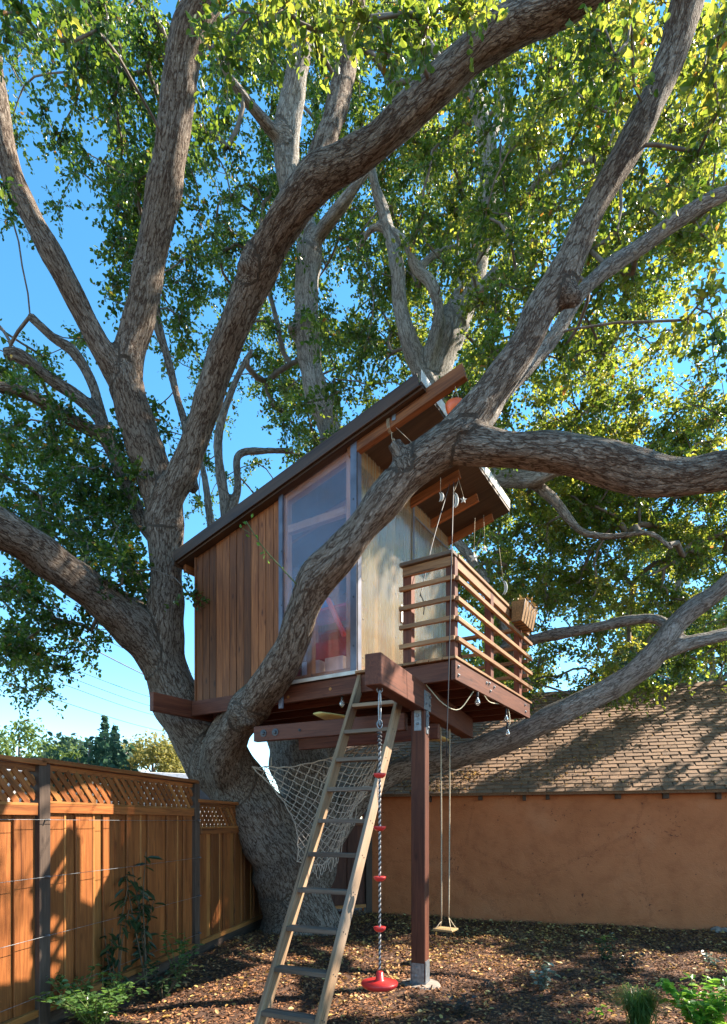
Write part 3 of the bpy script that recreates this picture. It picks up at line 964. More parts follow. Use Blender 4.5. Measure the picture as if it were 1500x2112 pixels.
# far side of the deck
board('top_cap', CP(-1.0, 2.36, 4.06), CP(-0.03, 2.36, 4.06), 0.09, 0.036, d1, M['rail'], rail)
for z in (3.84, 3.655, 3.472, 3.287):
    board('slat', CP(-1.06, 2.41, z), CP(-0.03, 2.41, z), 0.042, 0.034, UP, M['rail'], rail)
for t in (-0.95, -0.12):
    board('rail_post', CP(t, 2.36, 3.135), CP(t, 2.36, 4.04), 0.085, 0.07, d2, M['redwood'], rail)
# side wall of planks (camera side, back half)
T_S = 0.985
side = prism('plank_wall', CP(T_S, 0.055, 3.12), UP, d2, [(0, 0), (0, T_L - T_S), (roofz(T_L) - 3.14, T_L - T_S), (roofz(T_S) - 3.14, 0)], 0.02, M['roofply'], house)
npk = 12
pw = (T_L - T_S) / npk
for k in range(npk):
    t0 = T_S + 0.03 + k * pw * 0.985
    t1 = t0 + pw * 0.985 - 0.008
    zb = 3.02 - (0.09 if k in (2, 3, 4, 7) else 0.0) + random.uniform(-0.015, 0.015)
    pl = prism('plank', CP(t0, 0.018 + random.uniform(0, 0.006), zb), UP, d2, [(0, 0), (0, t1 - t0), (roofz(t1) - zb, t1 - t0), (roofz(t0) - zb, 0)], -0.018, M['cedar'], side)
board('corner_board', CP(T_L + 0.012, 0.02, 3.1), CP(T_L + 0.012, 0.02, roofz(T_L) - 0.0), 0.02, 0.04, d2, M['cedar'], house)
# back and far walls
prism('back_wall', CP(T_L - 0.03, 0.08, 3.12), UP, d1, [(0, 0), (0, S_L - 0.1), (roofz(T_L) - 3.13, S_L - 0.1), (roofz(T_L) - 3.13, 0)], 0.03, M['stud'], house)
prism('far_wall', CP(0.05, S_L - 0.03, 3.12), UP, d2, [(0, 0), (0, T_L - 0.1), (roofz(T_L) - 3.13, T_L - 0.1), (roofz(0.05) - 3.13, 0)], 0.02, M['stud'], house)
# poly window on the side: frame + sheet
win = prism('side_window', CP(0.0, 0.0, 3.12), UP, d2, [(0, 0.0), (0, T_S), (roofz(T_S) - 3.125, T_S), (roofz(0) - 3.125, 0)], -0.012, M['poly'], house)
for t in (0.10, 0.96):
    board('stud', CP(t, 0.06, 3.14), CP(t, 0.06, roofz(t) - 0.03), 0.075, 0.085, d2, M['stud'], win)
board('stud', CP(0.02, 0.06, roofz(0.02) - 0.09), CP(T_S, 0.06, roofz(T_S) - 0.09), 0.085, 0.08, UP, M['stud'], win)
board('stud', CP(0.02, 0.055, 3.165), CP(T_S, 0.055, 3.165), 0.06, 0.08, UP, M['stud'], win)
board('stud', CP(0.15, 0.06, 4.85), CP(T_S - 0.05, 0.06, 4.85), 0.085, 0.07, UP, M['stud'], win)
board('stud', CP(0.62, 0.06, 3.2), CP(0.62, 0.06, 4.0), 0.07, 0.07, d2, M['stud'], win)
board('sill_strip', CP(-0.02, -0.018, 3.128), CP(T_S, -0.018, 3.128), 0.04, 0.012, UP, M['drip'], win)
board('edge_trim', CP(T_S + 0.006, -0.006, 2.86), CP(T_S + 0.006, -0.006, roofz(T_S) - 0.005), 0.055, 0.028, d2, M['alu'], win)
board('corner_trim', CP(0.022, -0.018, 3.12), CP(0.022, -0.018, roofz(0) - 0.01), 0.075, 0.008, d2, M['alu'], win)
for (t, z) in ((0.35, 4.86), (0.55, 4.86), (0.75, 4.86), (0.02, 4.9), (0.02, 4.4), (0.02, 3.9), (0.02, 3.4), (0.97, 4.6), (0.97, 4.0), (0.55, 3.17), (0.8, 3.17)):
    MB().lathe(CP(t, -0.021, z), [(0.009, 0), (0.008, 0.005), (0.003, 0.007)], 8, -d1).build('screw', M['iron'], win, False)
# front wall: milky poly panels over studs
ZT = roofz(0) - 0.02
fw = prism('front_window', CP(-0.004, 0.0, 3.12), UP, d1, [(0, 0.0), (0, 1.24), (ZT - 3.13, 1.24), (ZT - 3.13, 0)], 0.012, M['poly2'], house)
fw2 = prism('front_window', CP(-0.004, 1.26, 3.14), UP, d1, [(0, 0.0), (0, S_L - 1.26), (ZT - 3.15, S_L - 1.26), (ZT - 3.15, 0)], 0.012, M['poly2'], house)
for s in (0.09, 0.42, 0.8, 1.22):
    board('stud', CP(0.05, s, 3.14), CP(0.05, s, ZT - 0.02), 0.07, 0.075, d1, M['stud'], fw)
for s in (1.32, 1.85, 2.3):
    board('stud', CP(0.05, s, 3.14), CP(0.05, s, ZT - 0.02), 0.07, 0.075, d1, M['stud'], fw2)
board('header', CP(0.045, 0.02, ZT - 0.1), CP(0.045, 1.25, ZT - 0.1), 0.19, 0.075, UP, M['stud'], fw)
board('header', CP(0.045, 1.27, ZT - 0.1), CP(0.045, S_L, ZT - 0.1), 0.19, 0.075, UP, M['stud'], fw2)
for a_, b_ in (((0.42, 3.2), (0.62, 4.6)), ((1.0, 4.5), (1.2, 3.2)), ((0.15, 4.75), (1.2, 5.3))):
    board('brace', CP(0.10, a_[0], a_[1]), CP(0.10, b_[0], b_[1]), 0.05, 0.04, d1, M['stud'], fw)
board('joint_trim', CP(-0.02, 1.25, 3.14), CP(-0.02, 1.25, ZT), 0.035, 0.006, d1, M['alu'], fw2)
board('joint_trim', CP(-0.02, S_L - 0.01, 3.14), CP(-0.02, S_L - 0.01, ZT), 0.03, 0.006, d1, M['alu'], fw2)
board('joint_trim', CP(-0.02, 1.28, ZT - 0.21), CP(-0.02, S_L - 0.04, ZT - 0.21), 0.022, 0.006, UP, M['alu'], fw2)
board('corner_trim', CP(-0.02, 0.03, 3.12), CP(-0.02, 0.03, ZT), 0.07, 0.006, d1, M['alu'], fw)
for (s, z) in ((0.1, 3.3), (0.1, 3.7), (0.1, 4.1), (0.8, 3.3), (0.8, 3.7), (0.8, 4.2), (0.42, 5.3), (0.1, 5.2), (1.22, 4.6)):
    MB().lathe(CP(-0.017, s, z), [(0.009, 0), (0.008, 0.005), (0.003, 0.007)], 8, -d2).build('screw', M['iron'], fw, False)
board('notice', CP(-0.018, 1.02, 4.12), CP(-0.018, 1.02, 3.92), 0.16, 0.003, d1, M['white'], fw)
board('notice_stripe', CP(-0.0205, 1.02, 4.03), CP(-0.0205, 1.02, 4.015), 0.09, 0.002, d1, M['red'], fw)
# roof
S0r, S1r, T0r, T1r = -0.09, 2.5, -0.79, 2.63
Lr = (T1r - T0r) * math.sqrt(1 + 0.0625)
rf = prism('roof', CP(T0r, S0r, roofz(T0r) + 0.005), rd, d1, [(0, 0), (Lr, 0), (Lr, S1r - S0r), (0, S1r - S0r)], 0.02, M['roofply'], house)
rz = Vector((0, 0, 1))
rup = (d1.cross(rd)).normalized()
if rup.z < 0: rup = -rup
prism('roof_sheet', CP(T0r + 0.01, S0r + 0.01, roofz(T0r + 0.01) + 0.032), rd, d1, [(0, 0), (Lr - 0.02, 0), (Lr - 0.02, S1r - S0r - 0.02), (0, S1r - S0r - 0.02)], 0.075 if d1.cross(rd).z < 0 else 0.075, M['roofply'], rf)
board('fascia', CP(T0r + 0.03, S0r - 0.012, roofz(T0r + 0.03) + 0.045), CP(T1r, S0r - 0.012, roofz(T1r) + 0.045), 0.135, 0.02, UP, M['roofply'], rf)
board('fascia', CP(T1r + 0.012, S0r - 0.02, roofz(T1r) + 0.02), CP(T1r + 0.012, S1r, roofz(T1r) + 0.02), 0.16, 0.02, UP, M['roofply'], rf)
board('drip_edge', CP(T0r - 0.006, S0r - 0.025, roofz(T0r) + 0.055), CP(T0r - 0.006, S1r, roofz(T0r) + 0.055), 0.11, 0.006, UP, M['drip'], rf)
board('hoist_beam', CP(0.1, 0.02, roofz(0.1) - 0.075), CP(-1.175, 0.02, roofz(-1.175) - 0.075), 0.14, 0.075, UP, M['cedar'], rf, 0.005)
for s in (0.61, 1.22, 1.79, 2.33):
    board('rafter', CP(T_L - .1, s, roofz(T_L - .1) - 0.075), CP(-0.62, s, roofz(-0.62) - 0.075), 0.14, 0.04, UP, M['cedar'], rf)
board('clip', CP(-0.45, -0.022, roofz(-0.45) - 0.02), CP(-0.45, -0.022, roofz(-0.45) - 0.10), 0.04, 0.005, d2, M['steel'], rf)
board('fascia', CP(T_L + 0.2, 0.0, roofz(T_L) - 0.11), CP(T_L + 0.2, S_L, roofz(T_L) - 0.11), 0.14, 0.04, UP, M['cedar'], rf)

# things inside the cabin, seen through the sheets
sofa = thing('sofa', CP(1.2, 1.6, FLOOR), 'red upholstered sofa inside the tree house behind the ribbed window', 'sofa')
board('seat', CP(0.5, 1.1, 3.36), CP(2.1, 1.1, 3.36), 0.42, 0.7, UP, M['sofa'], sofa, 0.06)
board('backrest', CP(0.5, 1.5, 3.78), CP(2.1, 1.5, 3.78), 0.85, 0.18, UP, M['sofa'], sofa, 0.06)
board('leg', CP(0.7, 1.3, 3.125), CP(0.7, 1.3, 3.16), 0.05, 0.05, d1, M['fpost'], sofa)
board('leg', CP(2.0, 1.3, 3.125), CP(2.0, 1.3, 3.16), 0.05, 0.05, d1, M['fpost'], sofa)


def bag(name, c, r, mat, label, cat):
    mb = MB().lathe(c, [(r * .5, 0), (r, r * .3), (r * 1.05, r * .9), (r * .8, r * 1.5), (r * .25, r * 1.8)], 14)
    return tag(mb.build(name, mat), label, cat)


bag('pillow', CP(0.75, 0.5, 3.98), 0.12, M['blue'], 'blue pillow behind the ribbed side window of the tree house', 'pillow')
shelf = thing('shelf', CP(0.7, 0.5, FLOOR), 'low wooden shelf with pale bins inside the tree house', 'shelf')
board('shelf_top', CP(0.2, 0.45, 3.97), CP(0.98, 0.45, 3.97), 0.4, 0.03, d1, M['sofa'], shelf)
board('leg', CP(0.24, 0.45, 3.125), CP(0.24, 0.45, 3.955), 0.3, 0.04, d1, M['stud'], shelf)
board('leg', CP(0.94, 0.45, 3.125), CP(0.94, 0.45, 3.955), 0.3, 0.04, d1, M['stud'], shelf)
board('panel', CP(0.3, 0.4, 3.56), CP(0.9, 0.4, 3.56), 0.2, 0.03, UP, M['sofa'], shelf)
for t, lab in ((0.42, 'right'), (0.74, 'left')):
    tag(board('storage_bin', CP(t - .12, 0.30, 3.30), CP(t + .12, 0.30, 3.30), 0.2, 0.2, UP, M['white']), lab + ' one of two white bins low behind the ribbed side window', 'bin', 'bins inside the tree house')
tag(board('bat', CP(0.28, 0.2, 3.6), CP(0.5, 0.2, 4.05), 0.05, 0.05, d1, M['red'], None, 0.012), 'red stick leaning inside the ribbed side window', 'bat')
bag('toy_bag', CP(0.3, 0.45, 3.13), 0.13, M['red'], 'red bag on the cabin floor behind the milky front window', 'bag')
bag('duffel_bag', CP(0.3, 1.25, 3.13), 0.15, M['sofa'], 'dark red bag on the cabin floor near the deck door', 'bag')

# ================================================================== LADDER
lad_top = Vector((-0.05, 5.93, 3.08)); lad_bot = Vector((-0.82, 4.2, 0.0))
ldir = (lad_top - lad_bot)
hor = Vector((ldir.x, ldir.y, 0)).normalized()
lw = Vector((-hor.y, hor.x, 0))                  # to the left
ladder = thing('ladder', lad_bot, 'weathered wooden ladder leaning up to the tree house deck', 'ladder')
LWD = 0.485
lnorm = lw.cross(ldir).normalized()
if lnorm.y > 0: lnorm = -lnorm                   # towards the camera
for off in (0.0, -LWD):
    st = board('stringer', lad_bot + lw * off - lnorm * 0.06, lad_top + lw * off - lnorm * 0.06 + ldir.normalized() * 0.04, 0.13, 0.036, lnorm, M['ladder'], ladder, 0.004)
    for k in range(11):
        f = (0.205 + 0.285 * k) / 3.08
        if f < 1 and off != 0.0:
            for e in (0.02, -0.02):
                c = lad_bot + ldir * f + lw * (off - 0.018) - lnorm * (0.06 + e)
                MB().lathe(c, [(0.006, 0), (0.006, 0.003), (0.002, 0.004)], 6, -lw).build('screw', M['iron'], st, False)
for k in range(10):
    f = (0.205 + 0.285 * k) / 3.08
    c = lad_bot + ldir * f
    board('rung', c - lw * 0.019 - lnorm * 0.045, c - lw * (LWD - 0.019) - lnorm * 0.045, 0.105, 0.036, hor, M['rung'] if k != 9 else M['ladder'], ladder)

# ================================================================== DISC SWING
rx = B0 + dB * 0.11
rx = Vector((rx.x + 0.012, rx.y, 2.67))
zd = lambda py: EYE + (HY - py) / F_PX * rx.y
swing = thing('disc_swing', (rx.x, rx.y, zd(2030)), 'climbing rope with four small red discs and round red seat hanging from beam end', 'rope swing')
zr0, zr1 = zd(1512), zd(2000)
for ph, mt in ((0, 'ropedark'), (math.pi, 'ropelite')):
    pts = [(rx.x + 0.0055 * math.cos(ph + z * 150), rx.y + 0.0055 * math.sin(ph + z * 150), z) for z in np.arange(zr1, zr0, 0.006)]
    MB().tube(pts, 0.0066, 5, 1, False).build('rope', M[mt], swing)
for k, py in enumerate((1600, 1709, 1813, 1917)):
    MB().lathe((rx.x, rx.y, zd(py)), [(0.008, -0.018), (0.026, -0.02), (0.044, -0.004), (0.051, 0.014), (0.049, 0.019), (0.015, 0.019)], 22).build('disc', M['red'], swing)
seat = MB().lathe((rx.x, rx.y, zd(2030)), [(0.03, -0.035), (0.12, -0.03), (0.142, -0.012), (0.148, 0.01), (0.144, 0.018), (0.05, 0.028), (0.034, 0.036), (0.027, 0.10), (0.012, 0.102)], 36)
seat.build('seat', M['red'], swing)
th = MB()
for k in range(4):
    th.lathe((rx.x, rx.y, zd(1536 - 8 * k)), [(0.016, -0.01), (0.020, 0), (0.016, 0.01)], 12)
th.build('binding', M['ropedark'], swing)


def ring_pts(c, a, b, ra, rb, n=20):
    return [Vector(c) + Vector(a) * ra * math.cos(2 * math.pi * i / n) + Vector(b) * rb * math.sin(2 * math.pi * i / n) for i in range(n + 1)]


X3 = Vector((1, 0, 0)); Y3 = Vector((0, 1, 0))
cb = MB()
cb.tube(ring_pts((rx.x, rx.y, 2.655), X3, UP, 0.022, 0.022), 0.005, 6, 1, False)
cb.tube(ring_pts((rx.x, rx.y, zd(1460)), (X3 + Y3).normalized(), UP, 0.013, 0.145), 0.005, 6, 1, False)
cb.tube(ring_pts((rx.x, rx.y, zd(1494)), X3, UP, 0.02, 0.035), 0.005, 6, 1, False)
cb.build('carabiner', M['steel'], swing)

# ================================================================== BOARD SWING
sw = thing('board_swing', W(918, 1918, 6.7), 'wooden board swing on two pale ropes hanging before the stucco wall', 'swing')
sc_ = W(919, 1917, 6.7)
sdir = Vector((0.86, -0.5, 0)).normalized()
sdep = Vector((0.5, 0.86, 0))
for k in range(4):
    board('seat_slat' if k else 'seat', sc_ + sdep * (0.05 * k - 0.075) - sdir * 0.12 , sc_ + sdep * (0.05 * k - 0.075) + sdir * 0.12, 0.046, 0.022, sdep, M['swingseat'], sw)
for px_t, px_b, sg in ((909, 911, -1), (928, 926, 1)):
    top = W(px_t, 1452, 6.7); kn = W(px_b, 1893 if sg > 0 else 1900, 6.7)
    b = MB().tube([top, (top + kn) / 2 + Vector((0.004, 0, 0)), kn], 0.0075, 6, 0.2)
    for e in (-1, 1):
        b.tube([kn, sc_ + sdir * sg * 0.1 + sdep * e * 0.08 + UP * 0.005, sc_ + sdir * sg * 0.1 + sdep * e * 0.08 - UP * 0.02], 0.005, 5, 1, False)
    b.build('rope', M['rope'], sw)
    MB().tube(ring_pts(W(px_t, 1545, 6.7), X3, UP, 0.014, 0.05), 0.005, 6, 1, False).build('carabiner', M['iron'], sw)

# ================================================================== SURFBOARD
sf0, sf1 = W(655, 1487, 6.15), W(925, 1552, 8.3)
sf0.z = 2.725; sf1.z = 2.74
sd = (sf1 - sf0); sl = sd.length; sd.normalize(); sq = Vector((-sd.y, sd.x, 0)).normalized()
b = MB(); ringv = []
for i in range(25):
    u = i / 24
    wv = 0.28 * (math.sin(math.pi * min(1, u * 0.97 + 0.03)) ** 0.62) + 0.004
    hv = 0.036 * math.sin(math.pi * min(1, u * 0.98 + 0.01)) ** 0.4 + 0.003
    rock = 0.10 * (abs(u - 0.55) ** 2.4)
    for j in range(14):
        a = 2 * math.pi * j / 14
        ringv.append(tuple(sf0 + sd * (u * sl) + sq * wv * math.cos(a) + UP * (hv * math.sin(a) + rock)))
Fq = [(i * 14 + j, i * 14 + (j + 1) % 14, (i + 1) * 14 + (j + 1) % 14, (i + 1) * 14 + j) for i in range(24) for j in range(14)]
b.add(ringv, Fq + [tuple(range(14))[::-1], tuple(24 * 14 + j for j in range(14))])
tag(b.build('surfboard', M['board']), 'pale yellow surfboard stored on the beams under the cabin floor', 'surfboard')

# ================================================================== STRING LIGHTS, CORDS, ORNAMENTS
sl_ = thing('string_lights', CP(-0.9, 0.5, 2.9), 'string of clear bulbs on a drooping cable below the deck edge', 'string lights')
pts = [W(868, 1400, 5.6), W(890, 1425, 5.6), W(915, 1452, 5.65), W(948, 1463, 5.75), W(985, 1420, 5.9), W(1010, 1448, 6.2), W(1045, 1456, 6.75), W(1052, 1490, 6.75), W(1047, 1500, 6.75)]
MB().tube(pts, 0.0055, 6, 0.04).build('cable', M['palecable'], sl_)
MB().tube([W(700, 1425, 6.2), W(640, 1442, 6.4), W(600, 1440, 6.6)], 0.004, 5, 0.1).build('cable', M['wire'], sl_)
for (px, py, Y) in ((985, 1428, 5.9), (1044, 1465, 6.75), (1047, 1495, 6.76), (863, 1410, 5.58), (706, 1432, 6.15), (925, 1415, 6.4)):
    c = W(px, py, Y)
    so = MB().lathe(c, [(0.006, 0.03), (0.013, 0.02), (0.014, -0.045), (0.011, -0.05)], 10).build('socket', M['wire'], sl_)
    MB().lathe(c - UP * 0.05, [(0.010, 0), (0.014, -0.012), (0.029, -0.045), (0.028, -0.062), (0.016, -0.082), (0.003, -0.087)], 14).build('bulb', M['bulb'], so)
bo = thing('bucket', W(932, 848, 5.5), 'orange plastic bucket hanging behind the big limb below the hoist beam', 'bucket')
hb_ = CP(-1.08, 0.02, roofz(-1.08) - 0.14)
cx_ = Vector((hb_.x, hb_.y, W(0, 848, hb_.y).z))
MB().lathe(cx_, [(0.01, -0.10), (0.05, -0.08), (0.085, 0.02), (0.095, 0.06), (0.07, 0.075)], 16).build('shell', M['orange'], bo)
MB().tube([cx_ + UP * 0.07 - X3 * 0.05, cx_ + UP * 0.19, cx_ + UP * 0.07 + X3 * 0.05], 0.004, 5, 0.03).tube([cx_ + UP * 0.19, hb_], 0.004, 5, 0.1).build('rope', M['rope'], bo)
ho = thing('hoist_rope', CP(-1.05, -.1, 3.1), 'thin black hoist line hanging from the roof past the deck corner', 'rope')
MB().tube([CP(-0.55, 1.22, roofz(-0.55) - 0.14), W(933, 1100, 5.3), W(926, 1380, 5.2), W(921, 1560, 5.3)], 0.005, 5, 0.2).build('line', M['wire'], ho)
tag(MB().tube([CP(-0.5, 1.22, roofz(-0.5) - 0.14), W(895, 1110, 5.9), W(870, 1218, 5.55), W(868, 1228, 5.5), W(875, 1243, 5.5), W(874, 1268, 5.5)], 0.005, 5, 0.1).build('loose_cord', M['wire']), 'loose black cord dangling over the short deck railing', 'cord')


def star(name, c, r, label, grp='shell ornaments hung from the roof', wire=None):
    o = thing(name, c, label, 'ornament', grp)
    V = []
    for i in range(10):
        q = r if i % 2 == 0 else r * 0.42
        a = math.pi / 2 + i * math.pi / 5
        V.append(Vector(c) + (X3 * math.cos(a) + UP * math.sin(a)) * q)
    n = len(V)
    vv = V + [Vector(c) - Y3 * r * 0.25, Vector(c) + Y3 * r * 0.25]
    b = MB(); b.add([tuple(v) for v in vv], [(i, (i + 1) % n, n) for i in range(n)] + [((i + 1) % n, i, n + 1) for i in range(n)])
    b.build('star', M['shell'], o, False)
    if wire:
        MB().tube([Vector(c) + UP * r, Vector(wire)], 0.0025, 4, 0.2).build('string', M['rope'], o)
    return o


def moon(name, c, r, label, wire=None):
    o = thing(name, c, label, 'ornament', 'shell ornaments hung from the roof')
    pts = [Vector(c) + X3 * r * math.cos(a) * 0.5 + UP * r * math.sin(a) for a in np.linspace(-1.35, 1.35, 14)]
    MB().tube(pts, [0.002, 0.010, 0.013, 0.010, 0.002], 6, 0.02).build('crescent', M['shell'], o)
    pts = [p - X3 * 0.022 for p in pts]
    MB().tube(pts, [0.002, 0.007, 0.009, 0.007, 0.002], 6, 0.02).build('crescent', M['shell'], o)
    if wire:
        MB().tube([Vector(c) + UP * r, Vector(wire)], 0.0025, 4, 0.2).build('string', M['rope'], o)
    return o


u3 = CP(-0.60, 1.24, roofz(-0.6) - 0.15); u4 = CP(-0.6, 1.79, roofz(-0.6) - 0.15)
star('star_ornament', W(848, 922, 5.4), 0.05, 'starfish ornament hanging on string under the hoist beam', wire=CP(-0.45, .02, roofz(-0.45) - 0.145))
moon('moon_ornament', W(936, 1032, 6.3), 0.085, 'white crescent ornament hanging below the middle rafter', wire=u3)
star('star_ornament', W(956, 1031, 6.6), 0.045, 'pale star ornament hanging right of the crescent below the rafters', wire=W(945, 985, 6.6))
moon('shell_drop', W(909, 1025, 6.3), 0.05, 'small narrow shell drop hanging left of the crescent', wire=W(909, 985, 6.3))
star('star_ornament', W(978, 1150, 7.2), 0.07, 'pale star ornament hanging above the long deck railing', wire=W(980, 1068, 7.2))
star('star_ornament', W(1000, 1132, 7.4), 0.05, 'small pale star ornament high above the deck, right of the bigger one', wire=W(998, 1062, 7.4))
moon('moon_ornament', W(1038, 1212, 7.3), 0.09, 'pale crescent ornament hanging just above the planter box', wire=W(1030, 1130, 7.3))
# rope tied round hoist beam
kn = CP(-0.40, 0.02, roofz(-0.4) - 0.08)
b = MB()
for k in range(3):
    b.tube(ring_pts(kn + d2 * 0.012 * k, d1, UP, 0.05, 0.085, 14), 0.004, 5, 1, False)
b.tube([kn - UP * .08, kn - UP * 0.16 + d1 * .02, kn - UP * 0.11 + d1 * .05, kn - UP * 0.22 - d2 * .05], 0.004, 5, 0.03)
b.tube([kn - UP * .14, CP(-0.72, 0.5, roofz(-.72) - 0.5)], 0.003, 5, 0.1)
tag(b.build('knotted_rope', M['rope']), 'pale rope knotted around the hoist beam', 'rope')
# planter
pc = CP(-1.18, 1.80, 4.03)
pl = thing('planter_box', pc - UP * 0.2, 'wire and coconut fibre trough planter hung on the deck rail', 'planter')
for k in range(5):
    s = -0.24 + 0.096 * k
    prism('fibre_panel', pc + d1 * s + d2 * 0.06, -d2, UP, [(0.0, 0.10), (0.16, 0.10), (0.11, -0.13), (0.0, -0.13)], -0.092, M['coco'], pl)
wm = MB()
for k in range(6):
    s = -0.242 + 0.096 * k
    wm.tube([pc + d1 * s - d2 * 0.102 + UP * 0.11, pc + d1 * s - d2 * 0.052 - UP * 0.134, pc + d1 * s + d2 * 0.06 - UP * 0.134], 0.004, 5, 1, False)
wm.tube([pc - d1 * .25 - d2 * .104 + UP * .11, pc + d1 * .25 - d2 * .104 + UP * .11], 0.005, 5, 1, False)
wm.build('wire_frame', M['iron'], pl)
n = 130
pos = np.array([tuple(pc + d1 * random.uniform(-.2, .25) - d2 * random.uniform(-0.02, .1) + UP * random.uniform(0.09, .15)) for _ in range(n)])
quads_mesh('dry_plants', leaf_verts(pos, rdir(n) + np.array([0.4, 0, 0.1]), rdir(n), np.full(n, .06), np.full(n, .02)), LEAFQ, rng.random(n), M['fallen'], pl)['kind'] = 'stuff'

